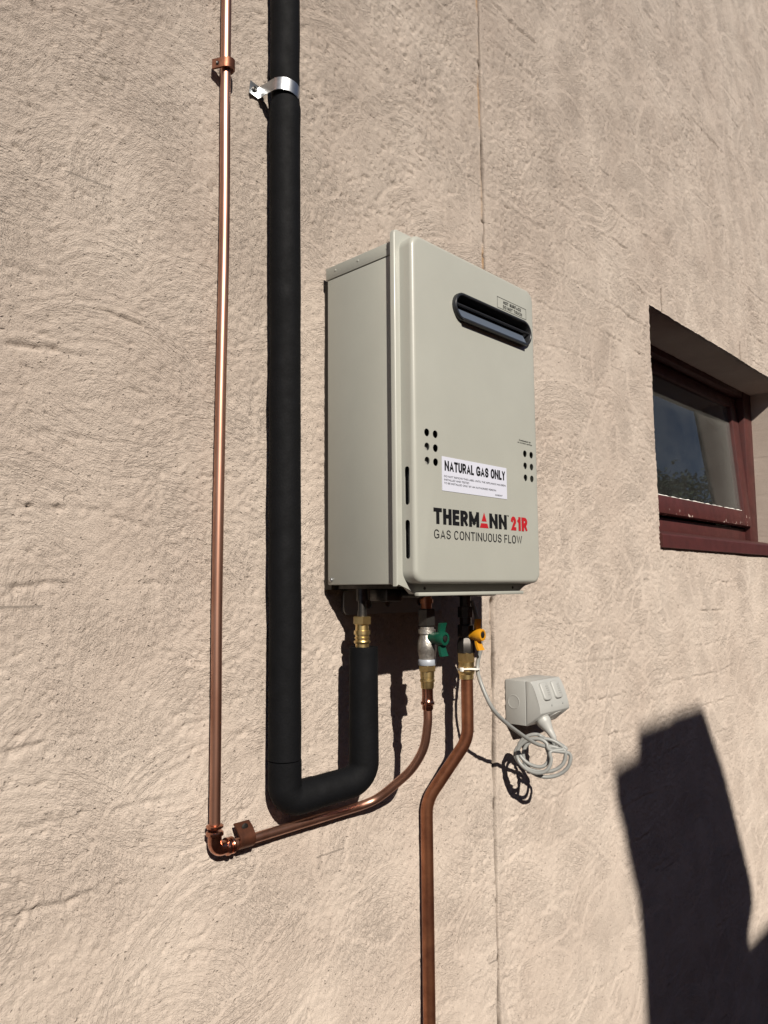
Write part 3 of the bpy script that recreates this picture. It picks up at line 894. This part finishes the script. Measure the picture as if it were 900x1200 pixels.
PX0, PX1, PZ0, PZ1, PY0, PY1 = .9395, 1.321, .005, .606, -.2025, -.232
rb = .008
bm = bmesh.new()
layers = [(0, PY0, 0)]
for kk in range(0, 7):
    a = kk/6*pi/2
    layers.append((rb*(1-math.cos(a)), PY1+rb-rb*math.sin(a), kk))
loops = []
for ins, y, kk in layers:
    pts = rounded_rect(PX0+ins, PX1-ins, PZ0+ins, PZ1-ins, .022-ins*.7, 7)
    loops.append([bm.verts.new((x, y, z)) for x, z in pts])
n = len(loops[0])
left_edge = n-1                                   # last point -> first point is the left side
for li, (a, b) in enumerate(zip(loops, loops[1:])):
    for i in range(n):
        if li == 0 and i == left_edge: continue
        bm.faces.new((a[i], a[(i+1) % n], b[(i+1) % n], b[i]))
A, B = loops[0], loops[1]
def slot(z0, z1, y0, y1):
    r = (y1-y0)/2; yc = (y0+y1)/2; o = []
    for kk in range(9):
        t = pi*kk/8; o.append((yc+r*math.cos(t), z1-r+r*math.sin(t)))
    for kk in range(9):
        t = pi+pi*kk/8; o.append((yc+r*math.cos(t), z0+r+r*math.sin(t)))
    return o
hv = fill_holes(bm, [A[left_edge], A[0], B[0], B[left_edge]], [slot(.136, .201, -.2205, -.2095), slot(.046, .111, -.2205, -.2095)], lambda p: (PX0, p[0], p[1]))
for h in hv: extrude_loop(bm, h, (.0012, 0, 0))
vents = [(.9725, .2609), (.9950, .2609), (.9725, .2366), (.9950, .2366), (.9725, .2123), (.9950, .2123), (1.2740, .2612), (1.2970, .2612), (1.2740, .2370), (1.2970, .2370), (1.2740, .2130), (1.2970, .2130)]
holes = [circle_pts(x, z, .0068, 18) for x, z in vents]
FX0, FX1, FZ0, FZ1 = 1.048, 1.300, .481, .533
fr = (FZ1-FZ0)/2
def stadium(x0, x1, z0, z1, seg=12):
    r = (z1-z0)/2; zc = (z0+z1)/2; o = []
    for kk in range(seg+1):
        t = -pi/2+pi*kk/seg; o.append((x1-r+r*math.cos(t), zc+r*math.sin(t)))
    for kk in range(seg+1):
        t = pi/2+pi*kk/seg; o.append((x0+r+r*math.cos(t), zc+r*math.sin(t)))
    return o
holes.append(stadium(FX0+.002, FX1-.002, FZ0+.002, FZ1-.002))
hv = fill_holes(bm, loops[-1], holes, lambda p: (p[0], PY1, p[1]))
for h in hv: extrude_loop(bm, h, (0, .0012, 0))
panel = obj('raised_panel', bm, MT['paint'], cover, angle=50)
# inner sheets seen through the holes
bm = bmesh.new()
box(bm, .952, .9845, -.224, -.206, .04, .2475)
obj('inner_sheet', bm, MT['inner'], cover, smooth=False)
obj('inner_sheet', newbox(1.262, 1.2860, -.224, -.206, .04, .2475), MT['inner'], cover, smooth=False)
bm = bmesh.new()
box(bm, .951, 1.30, -.2058, -.2032, .03, .47)
obj('cavity_shade_sheet', bm, MT['black_hole'], cover, smooth=False)  # near-black sheet paints the darkness inside the cover

# flue outlet: proud dark ring, deep recess, baffle and bars
flue = None
bm = bmesh.new()
prof = [(0, -.2320), (0, -.2385), (.0015, -.2400), (.0045, -.2400), (.0060, -.2385), (.0060, -.206)]
lp = [[bm.verts.new((x, y, z)) for x, z in stadium(FX0+i, FX1-i, FZ0+i, FZ1-i)] for i, y in prof]
nn = len(lp[0])
for a, b in zip(lp, lp[1:]):
    for i in range(nn): bm.faces.new((a[i], a[(i+1) % nn], b[(i+1) % nn], b[i]))
bm.faces.new(lp[-1])
flue = obj('flue_outlet', bm, MT['dark_metal'], heater, angle=45)
bm = bmesh.new()
def slab(bm, x0, x1, pts):
    a = [bm.verts.new((x0, y, z)) for y, z in pts]; b = [bm.verts.new((x1, y, z)) for y, z in pts]
    m_ = len(pts)
    bm.faces.new(a); bm.faces.new(b[::-1])
    for i in range(m_): bm.faces.new((a[i], b[i], b[(i+1) % m_], a[(i+1) % m_]))
slab(bm, FX0+.020, FX1-.020, [(-.2385, .4868), (-.2290, .5065), (-.2270, .5060), (-.236, .4860)])
obj('baffle', bm, MT['sky_tinted_metal'], flue, smooth=False)
bm = bmesh.new()
tube(bm, [(FX0+.006, -.2345, .5100), (FX1-.006, -.2345, .5100)], .0026, 10)
obj('flue_bar', bm, MT['dark_metal'], flue)
bm = bmesh.new()
box(bm, FX0+.022, FX1-.022, -.2435, -.2385, .4795, .4850, .0015)
obj('flue_lip', bm, MT['dark_metal'], flue)

# printing and labels
YP = PY1-.0004
letters('lettering', 'THERM', .9868, 1.1160, .1062, .1338, YP, MT['black_print'], heater, .25, .09)['label'] = 'bold black brand lettering'
letters('lettering', 'NN', 1.1480, 1.2045, .1066, .1342, YP, MT['black_print'], heater, .25, .09)
def flat_poly(name, polys, m, parent, y=YP):
    bm = bmesh.new()
    for poly in polys: bm.faces.new([bm.verts.new((x, y, z)) for x, z in poly])
    return obj(name, bm, m, parent, smooth=False)
def cone_row(z0, z1):
    f = lambda z: (z-.106)/(.1347-.106)
    L = lambda z: 1.1179+(1.1318-1.1179)*f(z); R = lambda z: 1.1452+(1.1318-1.1452)*f(z)
    return [(L(z0), z0), (R(z0), z0), (R(z1), z1), (L(z1), z1)] if z1 < .134 else [(L(z0), z0), (R(z0), z0), (R(z1), z1)]
flat_poly('cone_emblem', [cone_row(.106, .1145), cone_row(.1180, .1347)], MT['red_print'], heater)
text('lettering', 'TM', 1.2060, 1.2115, .1315, .1345, YP, MT['black_print'], heater, .01)
letters('lettering', '21R', 1.2178, 1.2755, .1062, .1332, YP, MT['red_print'], heater, .25, .09)['label'] = 'bold red model number'
letters('lettering', 'GAS CONTINUOUS FLOW', .9876, 1.2552, .0812, .0968, YP, MT['grey_print'], heater, .13, .17)
text('notice', 'Combustion air', 1.2535, 1.2960, .2848, .2885, YP, MT['black_print'], heater, .01)
text('notice', 'do not block openings', 1.2485, 1.3000, .2795, .2832, YP, MT['black_print'], heater, .01)
bm = newbox(1.0112, 1.2070, YP-.0003, YP+.0003, .1648, .2248)
lab = obj('gas_label', bm, MT['sticker'], heater, smooth=False)
YL = YP-.0006
letters('lettering', 'NATURAL GAS ONLY', 1.0180, 1.2015, .2003, .2182, YL, MT['black_print'], lab, .215, .075)
text('lettering', 'DO NOT REMOVE THIS LABEL UNTIL THE APPLIANCE HAS BEEN', 1.0163, 1.2024, .1888, .1922, YL, MT['grey_print'], lab)
text('lettering', 'INSTALLED AND TESTED', 1.0163, 1.0876, .1828, .1862, YL, MT['grey_print'], lab)
text('lettering', 'TO BE INSTALLED ONLY BY AN AUTHORISED PERSON', 1.0163, 1.1705, .1768, .1802, YL, MT['grey_print'], lab)
text('lettering', 'SU85047', 1.1680, 1.1915, .1685, .1715, YL, MT['grey_print'], lab)
def outline(x0, x1, z0, z1, w):
    return [[(x0, z0), (x1, z0), (x1, z0+w), (x0, z0+w)], [(x0, z1-w), (x1, z1-w), (x1, z1), (x0, z1)], [(x0, z0+w), (x0+w, z0+w), (x0+w, z1-w), (x0, z1-w)], [(x1-w, z0+w), (x1, z0+w), (x1, z1-w), (x1-w, z1-w)]]
hot = flat_poly('warning_label', outline(1.1897, 1.2912, .5395, .5617, .0008), MT['black_print'], heater)
letters('lettering', 'HOT SURFACE', 1.2105, 1.2725, .5515, .5580, YP, MT['black_print'], hot, .18, .14)
letters('lettering', 'DO NOT TOUCH', 1.2095, 1.2755, .5425, .5490, YP, MT['black_print'], hot, .18, .14)

# ------------------------------------------------------------------ lagged hot water pipe
lag = thing('lagged_pipe', 'thick black foam lagged hot water pipe hooking up under the heater', 'pipe', (.823, -.038, -.38))
A_, B_, C_, D_ = (.8150, -.038, 1.5), (.8258, -.038, -.352), (.9690, -.080, -.334), (.9697, -.080, -.106)
rl = .0272
def on(a, b, t): return tuple(Vector(a).lerp(Vector(b), t))
top_cut = on(A_, B_, (1.5+.285)/(1.5+.352))
# straight sleeve, pinched at the strap
bm = bmesh.new()
rl_ = random.Random(3)
zs = [1.5, 1.3, 1.12, .99, .94, .908, .898, .880, .870, .862, .85, .82]+[.76-.0617*q for q in range(17)]+[-.284]
rs = [.0268, .0268, .0269, .0267, .0267, .0265, .0256, .0254, .0262, .0278, .0282, .0278]+[.0274+rl_.uniform(-.0005, .0005) for q in range(17)]+[.0275]
path = [Vector(on(A_, B_, (1.5-z)/(1.5+.352)))+Vector((rl_.uniform(-.0007, .0007), rl_.uniform(-.0005, .0005), 0)) for z in zs]
tube(bm, path, rs, 28)
obj('insulation_sleeve', bm, MT['rubber'], lag)
bm = bmesh.new()
fp = fillet([on(A_, B_, (1.5+.2855)/1.852), B_, on(B_, C_, .36)], .034, 10)
tube(bm, fp, .0278, 28); obj('insulation_sleeve', bm, MT['rubber'], lag)
bm = bmesh.new()
tube(bm, [on(B_, C_, .355), on(B_, C_, .5), on(B_, C_, .60)], .0268, 28); obj('insulation_sleeve', bm, MT['rubber'], lag)
bm = bmesh.new()
fp = fillet([on(B_, C_, .595), C_, D_], .052, 12)
fp = fp[:-1]+[on(fp[-2], D_, t) for t in (.3, .6, .9, 1)]
tube(bm, fp, [.0266]*(len(fp)-4)+[.0262, .0258, .0258, .0258], 28); obj('insulation_sleeve', bm, MT['rubber'], lag)
# brass connector above the lagging
hx, hy = .9664, -.080
bm = bmesh.new(); lathe(bm, (hx, hy, -.108), (0, 0, 1), [(0, .0122), (.008, .0122), (.0082, .0138), (.011, .0150), (.0135, .0138), (.014, .0118), (.0165, .0118), (.017, .0136), (.0195, .0136), (.020, .0122), (.0240, .0122), (.0242, .0146), (.031, .0146), (.0312, .0122), (.042, .0118)], 26)
obj('brass_connector', bm, MT['brass'], lag)
bm = bmesh.new(); lathe(bm, (hx, hy, -.066), (0, 0, 1), [(0, .0160), (.0008, .0170), (.0130, .0170), (.0138, .0160)], 6, phase=.35)
obj('brass_nut', bm, MT['brass'], lag, angle=20)
bm = bmesh.new(); lathe(bm, (hx, hy, -.0525), (0, 0, 1), [(0, .0085), (.010, .0085), (.0102, .0075), (.028, .0075)], 20); lathe(bm, (hx, hy, -.0245), (0, 0, 1), [(0, .0105), (.021, .0105)], 12)
obj('tail_piece', bm, MT['dark_steel'], lag)

# galvanised saddle strap
def strap(name, label, cat, c, r, h, axis, t, ear, m, group=None, ear_len=.02, ear_y=None):
    """saddle strap: half ring about axis at c (on the pipe), legs back to the wall, flat ear to one side. ear: vector direction along wall"""
    th = thing(name, label, cat, (c[0], 0, c[2]), group)
    ax = Vector(axis).normalized(); e = Vector(ear).normalized(); out = Vector((0, -1, 0))
    c = Vector(c)
    prof = []
    yb = .004
    el, = (random.uniform(.019, .021),)
    # from ear tip, along the wall, out round the pipe and back to the wall
    wall0 = Vector((c.x, -yb, c.z))
    P = [wall0+e*(r+ear_len), wall0+e*(r+ear_len*.12)]
    k0 = 0
    if ear_y:
        P = [wall0+e*(r+ear_len)+out*(ear_y*.45), wall0+e*(r+ear_len*.3)+out*ear_y]; k0 = 3
    else: P.append(Vector((c.x, 0, c.z))+e*(r+.0008)+out*(-c.y*.62))
    for k_ in range(k0, 13):
        a = pi*k_/12
        P.append(c+e*(r*math.cos(a))+out*(r*math.sin(a)))
    P.append(Vector((c.x, -.002, c.z))-e*r)
    P2 = []
    for i, p in enumerate(P):
        q0 = P[max(0, i-1)]; q1 = P[min(len(P)-1, i+1)]
        d = (q1-q0).normalized(); nrm = d.cross(ax).normalized()
        P2.append(p+nrm*t)
    bm = bmesh.new()
    rows = []
    for p, q in zip(P, P2):
        rows.append([bm.verts.new(p-ax*h/2), bm.verts.new(p+ax*h/2), bm.verts.new(q+ax*h/2), bm.verts.new(q-ax*h/2)])
    for a, b in zip(rows, rows[1:]):
        for i in range(4): bm.faces.new((a[i], a[(i+1) % 4], b[(i+1) % 4], b[i]))
    bm.faces.new(rows[0]); bm.faces.new(rows[-1][::-1])
    obj('strap', bm, m, th, angle=30)
    bm = bmesh.new()
    lathe(bm, wall0+e*(r+ear_len*.58)-Vector((0, .001+t+(ear_y or 0)*.8, 0)), (0, -1, 0), [(0, h*.22), (.001, h*.22), (.0022, h*.13)], 12)
    obj('screw', bm, MT['dark_steel'], th)
    return th
saddle = strap('pipe_clip', 'shiny galvanised saddle strap around the black lagged pipe', 'pipe clip', (.8154, -.038, .887), .0272, .024, (.10, 0, 1), .0012, (-1, 0, .12), MT['galv'], None, .024)
strap('pipe_clip', 'brown copper clip high on the vertical copper pipe', 'pipe clip', (.7040, -.018, .893), .0125, .017, (0, 0, 1), .0036, (-1, 0, -.25), MT['clip'], 'copper pipe clips', .009, .014)
strap('pipe_clip', 'brown copper clip on the sloping copper pipe next to the elbow', 'pipe clip', (.7560, -.0195, -.3985), .0118, .029, (1, -.02, .0), .0030, (0, 0, 1), MT['clip'], 'copper pipe clips', .011, .019)

# ------------------------------------------------------------------ cold water copper pipe
cold = thing('copper_pipe', 'thin copper water pipe running down the wall then sloping across to the green-handled valve', 'pipe', (.703, -.018, -.41))
rc = .0087
e0 = Vector((.7035, -.018, -.4045))
bm = bmesh.new()
tube(bm, smooth_path([(.7035, -.018, 1.5), (.7040, -.018, .9), (.7056, -.0185, .6), (.7034, -.0175, .3), (.7014, -.018, .0), (.7022, -.0185, -.2), (.7030, -.018, -.372)], 10), rc, 22)
obj('pipe', bm, MT['copper'], cold)
run_a = Vector((.7260, -.0182, -.4038)); run_b = Vector((.985, -.0215, -.402))
bm = bmesh.new()
fp = smooth_path([run_a, (.85, -.0190, -.4030), run_b, (1.022, -.0255, -.400), (1.046, -.0400, -.390), (1.0595, -.070, -.364), (1.0665, -.106, -.331), (1.0695, -.132, -.292), (1.0690, -.143, -.25), (1.068, -.145, -.22), (1.068, -.145, -.16)], 8)
tube(bm, fp, rc*.93, 22)
obj('pipe', bm, MT['copper'], cold)
bm = bmesh.new()
er = .0117
fp = fillet([(.7030, -.018, -.376), e0, tuple(e0+(run_a-e0).normalized()*.026)], .020, 10)
tube(bm, fp, er*.93, 22)
lathe(bm, (.7030, -.018, -.383), (0, 0, 1), [(0, er*.95), (.002, er*1.18), (.006, er*1.18), (.008, er)], 22)
lathe(bm, (.7030, -.018, -.371), (0, 0, 1), [(0, er), (.002, er*1.15), (.004, er*1.15), (.006, er*.9)], 22)
d_ = (run_b-run_a).normalized()
lathe(bm, run_a-d_*.004, d_, [(0, er*.95), (.002, er*1.16), (.006, er*1.16), (.008, er*.9)], 22)
lathe(bm, run_a+d_*.006, d_, [(0, er), (.002, er*1.12), (.004, er*1.12), (.006, er*.85)], 22)
obj('elbow_fitting', bm, MT['copper_fit'], cold)
bm = bmesh.new()
lathe(bm, (1.068, -.145, -.222), (0, 0, 1), [(0, .0088), (.002, .0100), (.009, .0100), (.0092, .0108), (.011, .0126), (.014, .0126), (.016, .0108), (.022, .0102), (.0425, .0102)], 24)
obj('press_socket', bm, MT['copper_fit'], cold)

def wing(bm, c, up, w0, w1, L, t, bend):
    """handle wing from hub c, along +-z"""
    s = 1 if up else -1
    sec = []
    for i in range(5):
        f = i/4
        w = w0+(w1-w0)*f
        z = c[2]+s*(.006+L*f)
        y = c[1]-bend*f*f
        sec.append([bm.verts.new((c[0]-w/2, y, z)), bm.verts.new((c[0]+w/2, y, z)), bm.verts.new((c[0]+w/2, y-t, z)), bm.verts.new((c[0]-w/2, y-t, z))])
    for a, b in zip(sec, sec[1:]):
        for i in range(4): bm.faces.new((a[i], a[(i+1) % 4], b[(i+1) % 4], b[i]))
    bm.faces.new(sec[0]); bm.faces.new(sec[-1][::-1])

# ------------------------------------------------------------------ cold water ball valve
vx, vy = 1.0680, -.145
cv = thing('ball_valve', 'nickel ball valve with a green butterfly handle under the heater', 'valve', (vx, vy, -.18))
bm = bmesh.new(); lathe(bm, (vx, vy, -.131), (0, 0, 1), [(0, .0150), (.012, .0160), (.014, .0172), (.030, .0172), (.034, .0160), (.042, .0135), (.0455, .0132), (.046, .0160), (.0535, .0160), (.054, .013), (.058, .013)], 26)
body = obj('valve_body', bm, MT['nickel'], cv)
bm = bmesh.new(); lathe(bm, (vx, vy, -.071), (0, 0, 1), [(0, .0162), (.0008, .0168), (.029, .0168), (.031, .0155)], 6, phase=.2)
obj('union_nut', bm, MT['dark_steel'], cv, angle=20)
bm = bmesh.new(); lathe(bm, (vx, vy, -.0405), (0, 0, 1), [(0, .0100), (.010, .0100), (.0102, .0125), (.018, .0125), (.0182, .0098), (.037, .0098)], 24)
obj('tail_piece', bm, MT['copper_old'], cv)
bm = bmesh.new(); lathe(bm, (vx, vy, -.142), (0, 0, 1), [(0, .0158), (.0008, .0164), (.010, .0164), (.0108, .0158)], 26)
obj('collar', bm, MT['collar'], cv)
bm = bmesh.new(); lathe(bm, (vx, vy, -.1525), (0, 0, 1), [(0, .0158), (.0008, .0166), (.0095, .0166), (.0105, .0155)], 6, phase=.2)
obj('brass_nut', bm, MT['brass'], cv, angle=20)
bm = bmesh.new(); lathe(bm, (vx, vy, -.1835), (0, 0, 1), [(0, .0112), (.003, .0120), (.010, .0120), (.0115, .0122), (.0125, .0136), (.0155, .0136), (.0168, .0124), (.020, .0124), (.0205, .0130), (.031, .0130)], 24)
obj('brass_connector', bm, MT['brass'], cv)
hc = (vx+.002, vy-.030, -.093)
bm = bmesh.new()
lathe(bm, (vx, vy-.010, -.093), (0, -1, 0), [(0, .0105), (.012, .0108), (.018, .0125), (.030, .0128), (.033, .0118), (.0335, .0075), (.0315, .0070)], 24)
wing(bm, hc, True, .014, .018, .022, .005, .004); wing(bm, hc, False, .014, .019, .025, .005, .006)
hd = obj('handle', bm, MT['green'], cv)
bm = bmesh.new(); lathe(bm, (vx, vy-.041, -.093), (0, -1, 0), [(0, .006), (.0028, .006), (.0034, .0045)], 6)
obj('handle_screw', bm, MT['dark_steel'], hd)

# ------------------------------------------------------------------ gas valve
gx_, gy_ = 1.2655, -.083
gvv = thing('gas_valve', 'gas isolation valve with a yellow handle under the heater', 'valve', (gx_, gy_, -.19))
bm = bmesh.new(); lathe(bm, (gx_, gy_, -.136), (0, 0, 1), [(0, .0185), (.006, .0190), (.022, .0185), (.030, .0150), (.032, .0150)], 8, phase=.39)
obj('valve_body', bm, MT['dark_steel'], gvv, angle=25)
bm = bmesh.new(); lathe(bm, (gx_, gy_, -.104), (0, 0, 1), [(0, .0165), (.001, .0175), (.024, .0175), (.025, .0160), (.026, .0125), (.040, .0125), (.0405, .0165), (.062, .0165), (.0625, .012), (.10, .012)], 8, phase=.2)
obj('union_nut', bm, MT['dark_steel'], gvv, angle=25)
bm = bmesh.new(); lathe(bm, (gx_, gy_, -.1545), (0, 0, 1), [(0, .0182), (.001, .0192), (.0178, .0192), (.0188, .0182)], 6, phase=.15)
obj('brass_nut', bm, MT['brass'], gvv, angle=20)
bm = bmesh.new(); lathe(bm, (gx_, gy_, -.190), (0, 0, 1), [(0, .0128), (.001, .0148), (.010, .0148), (.011, .0158), (.014, .0172), (.018, .0172), (.0195, .0160), (.0355, .0165)], 26)
obj('brass_connector', bm, MT['brass'], gvv)
gh = (gx_+.002, gy_-.026, -.0975)
bm = bmesh.new()
lathe(bm, (gx_, gy_-.014, -.1), (.06, -1, .05), [(0, .0095), (.006, .0100), (.012, .0125), (.025, .0128), (.028, .0118), (.0285, .0080), (.0265, .0075)], 24)
wing(bm, gh, True, .014, .018, .025, .005, .003); wing(bm, gh, False, .014, .020, .026, .005, .008)
hd = obj('handle', bm, MT['yellow'], gvv)
bm = bmesh.new(); lathe(bm, (gx_+.002, gy_-.0395, -.0985), (.06, -1, .05), [(0, .0066), (.0028, .0066), (.0034, .0045)], 6)
obj('handle_screw', bm, MT['dark_steel'], hd)

gp = thing('copper_pipe', 'thick tarnished copper gas pipe bending down from the yellow-handled valve', 'pipe', (1.209, -.02, GZ))
bm = bmesh.new()
fp = fillet([(1.2670, -.083, -.185), (1.2660, -.083, -.310), (1.2085, -.0195, -.432), (1.2085, -.0195, GZ)], [.075, .085], 14)
tube(bm, fp, .0126, 24)
obj('pipe', bm, MT['copper_old'], gp)

# ------------------------------------------------------------------ power outlet
OX0, OX1 = 1.522, 1.650
po = thing('power_outlet', 'grey weatherproof double power outlet box with two rocker switches on the wall', 'power outlet', ((OX0+OX1)/2, 0, -.322))
def slabx(bm, x0, x1, pts, bev=0):
    slab(bm, x0, x1, pts)
    if bev: bmesh.ops.bevel(bm, geom=bm.edges[:], offset=bev, segments=2, profile=.5, affect='EDGES')
bm = bmesh.new(); slabx(bm, OX0, OX1, [(-.001, -.220), (-.0565, -.220), (-.0565, -.322), (-.001, -.322)], .0015)
obj('back_box', bm, MT['grey_pl'], po)
face = [(-.0575, -.220), (-.0715, -.220)]
P0, P1, P2 = Vector((-.0715, -.220)), Vector((-.0870, -.245)), Vector((-.0970, -.289))
for k_ in range(1, 9):
    t = k_/8; q = P0*(1-t)**2+P1*2*t*(1-t)+P2*t*t; face.append((q.x, q.y))
face += [(-.0962, -.2925), (-.0575, -.3225)]
bm = bmesh.new(); slabx(bm, OX0+.0003, OX1-.0003, face)
es = [e for e in bm.edges if abs(e.verts[0].co.x-e.verts[1].co.x) < 1e-6]
bmesh.ops.bevel(bm, geom=es, offset=.0022, segments=3, profile=.5, affect='EDGES')
fp_ = obj('front_plate', bm, MT['grey_pl'], po)
bm = bmesh.new(); lathe(bm, (OX0+.0002, -.024, -.270), (-1, 0, 0), [(0, .0165), (.0006, .0165), (.0010, .0158), (.0010, .0150), (.0004, .0148)], 30)
obj('knockout_ring', bm, MT['grey_pl'], po)
# rockers follow the sloping face
def facept(x, t, off):
    q = P0*(1-t)**2+P1*2*t*(1-t)+P2*t*t
    d = ((P1-P0)*(1-t)+(P2-P1)*t).normalized()
    nrm = Vector((d.y, -d.x))
    return Vector((x, q.x+nrm.x*off, q.y+nrm.y*off))
for xc in (OX0+.040, OX0+.089):
    pts = rounded_rect(xc-.0155, xc+.0155, 0, 1, .0, 1)
    rr = rounded_rect(-.0155, .0155, -.030, .030, .009, 5)
    bm = bmesh.new(); rows = []
    for ins, off in ((0, -.001), (0, .0032), (.0010, .0046), (.0030, .0054)):
        ring_ = []
        for x, z in rr:
            sx = x*(1-ins/.0155); sz = z*(1-ins/.030)
            ring_.append(bm.verts.new(facept(xc+sx, .415-sz*10.6*.92/1, off+.0006*abs(sz)/.03)))
        rows.append(ring_)
    for a, b in zip(rows, rows[1:]):
        for i in range(len(a)): bm.faces.new((a[i], a[(i+1) % len(a)], b[(i+1) % len(a)], b[i]))
    bm.faces.new(rows[-1])
    sw = obj('switch', bm, MT['grey_pl'], po, angle=45)
    bm = bmesh.new()
    for k_ in range(5):
        c_ = facept(xc+.006, .28+.07*k_, .0060)
        box(bm, c_.x-.0045, c_.x+.0045, c_.y-.0006, c_.y+.0006, c_.z-.0008, c_.z+.0008)
    obj('grip_ribs', bm, MT['grey_pl'], sw, smooth=False)
    bm = bmesh.new()
    c_ = facept(xc+.012, .86, 0); d_2 = facept(xc+.012, .86, 1)-c_
    lathe(bm, c_, d_2, [(-.001, .0026), (.0008, .0026), (.0012, .002)], 12)
    obj('screw_cover', bm, MT['cable'], po)
bm = bmesh.new(); box(bm, 0, .04, 0, .0018, 0, .02)
bmesh.ops.delete(bm, geom=bm.verts[:], context='VERTS')
nun = Vector((0, -.60, -.80))
for xc in (1.560, 1.612):
    lathe(bm, Vector((xc, -.0755, -.3075))-nun*.002, nun, [(0, .0215), (.0035, .0215), (.0035, .0185), (.001, .0180)], 24)
obj('socket', bm, MT['grey_pl'], po)

# power cord: plug, lead, coil, tie
cord = thing('power_lead', 'grey power cord with its plug in the outlet and the slack tied in a coil', 'power cord', (1.50, -.10, -.43))
base_p = Vector((1.560, -.0755, -.3075))
bm = bmesh.new(); lathe(bm, base_p, nun, [(.0005, .0170), (.010, .0172), (.013, .0160), (.030, .0098), (.034, .0090), (.050, .0070), (.054, .0045)], 22)
obj('plug', bm, MT['grey_pl'], cord)
tip = base_p+nun*.052
e1 = Vector((.026, -.047, .004)); e3 = Vector((0.0, -.006, -.043))
cc = Vector((1.503, -.104, -.3735))
def loop_pts(c, s1, s3, t0, t1, n_, jit):
    o = []
    for i in range(n_):
        f = i/(n_-1); a = t0+(t1-t0)*f
        o.append(c+e1*(s1*math.cos(a))+e3*(s3*math.sin(a))+Vector((jit[0]*math.sin(a+1), jit[1]*math.cos(2*a), jit[2]*math.sin(a))))
    return o
pts = [(1.2730, -.095, -.030), (1.2880, -.100, -.080), (1.2930, -.100, -.125), (1.2900, -.093, -.166), (1.2780, -.110, -.1970), (1.2850, -.130, -.2430), (1.3280, -.130, -.2770), (1.4060, -.119, -.3160), (1.470, -.112, -.3450), (1.515, -.118, -.3600)]
pts = [Vector(p) for p in pts]
pts += loop_pts(cc+Vector((.004, 0, -.004)), 1.0, .90, -.25, 2*pi-.3, 14, (.003, .003, .003))
pts += loop_pts(cc+Vector((-.010, .006, -.004)), .74, .80, -.2, 2*pi-.3, 14, (-.005, .004, -.002))
pts += loop_pts(cc+Vector((.012, -.006, -.011)), .90, 1.04, -.2, 2*pi-.4, 14, (.006, -.003, .003))
pts += loop_pts(cc+Vector((-.004, .010, .006)), .60, .86, -.2, 1.72*pi, 12, (.002, .005, .002))
pts += [tip+Vector((.002, -.004, -.016)), tip+nun*.004, tip-nun*.006]
bm = bmesh.new()
tube(bm, smooth_path(pts, 7), .0041, 12)
obj('cable', bm, MT['cable'], cord)
kt = tip+nun*.006
bm = bmesh.new()
lathe(bm, kt-Vector((0, 0, .006)), (-.2, -.3, -1), [(0, .0075), (.002, .0092), (.007, .0092), (.009, .0075)], 14)
tube(bm, [kt+Vector((.006, -.004, -.004)), kt+Vector((.014, -.006, -.010)), kt+Vector((.020, -.007, -.012))], .0016, 6)
obj('cable_tie', bm, MT['tie_black'], cord)
# white tie that straps the lead to the gas fitting
bm = bmesh.new()
o = []
for i in range(40):
    a = 2*pi*i/40
    o.append(Vector((gx_+.0055+.0255*math.cos(a), gy_+.0215*math.sin(a)-.001, -.1685+.0015*math.sin(2*a))))
o.append(o[0])
rows = []
for p in o:
    rad = (p-Vector((gx_+.0055, gy_-.001, p.z))).normalized()
    rows.append([bm.verts.new(p+rad*.0006+Vector((0, 0, s_))) for s_ in (-.0016, .0016)]+[bm.verts.new(p-rad*.0006+Vector((0, 0, s_))) for s_ in (.0016, -.0016)])
for a, b in zip(rows, rows[1:]):
    for i in range(4): bm.faces.new((a[i], a[(i+1) % 4], b[(i+1) % 4], b[i]))
box(bm, gx_-.0235, gx_-.0185, gy_-.008, gy_-.001, -.1725, -.1645, .0008)
tag(obj('nylon_tie', bm, MT['tie_white'], None, (gx_, gy_, -.17)), 'white cable tie round the brass gas fitting holding the grey cord', 'cable tie')
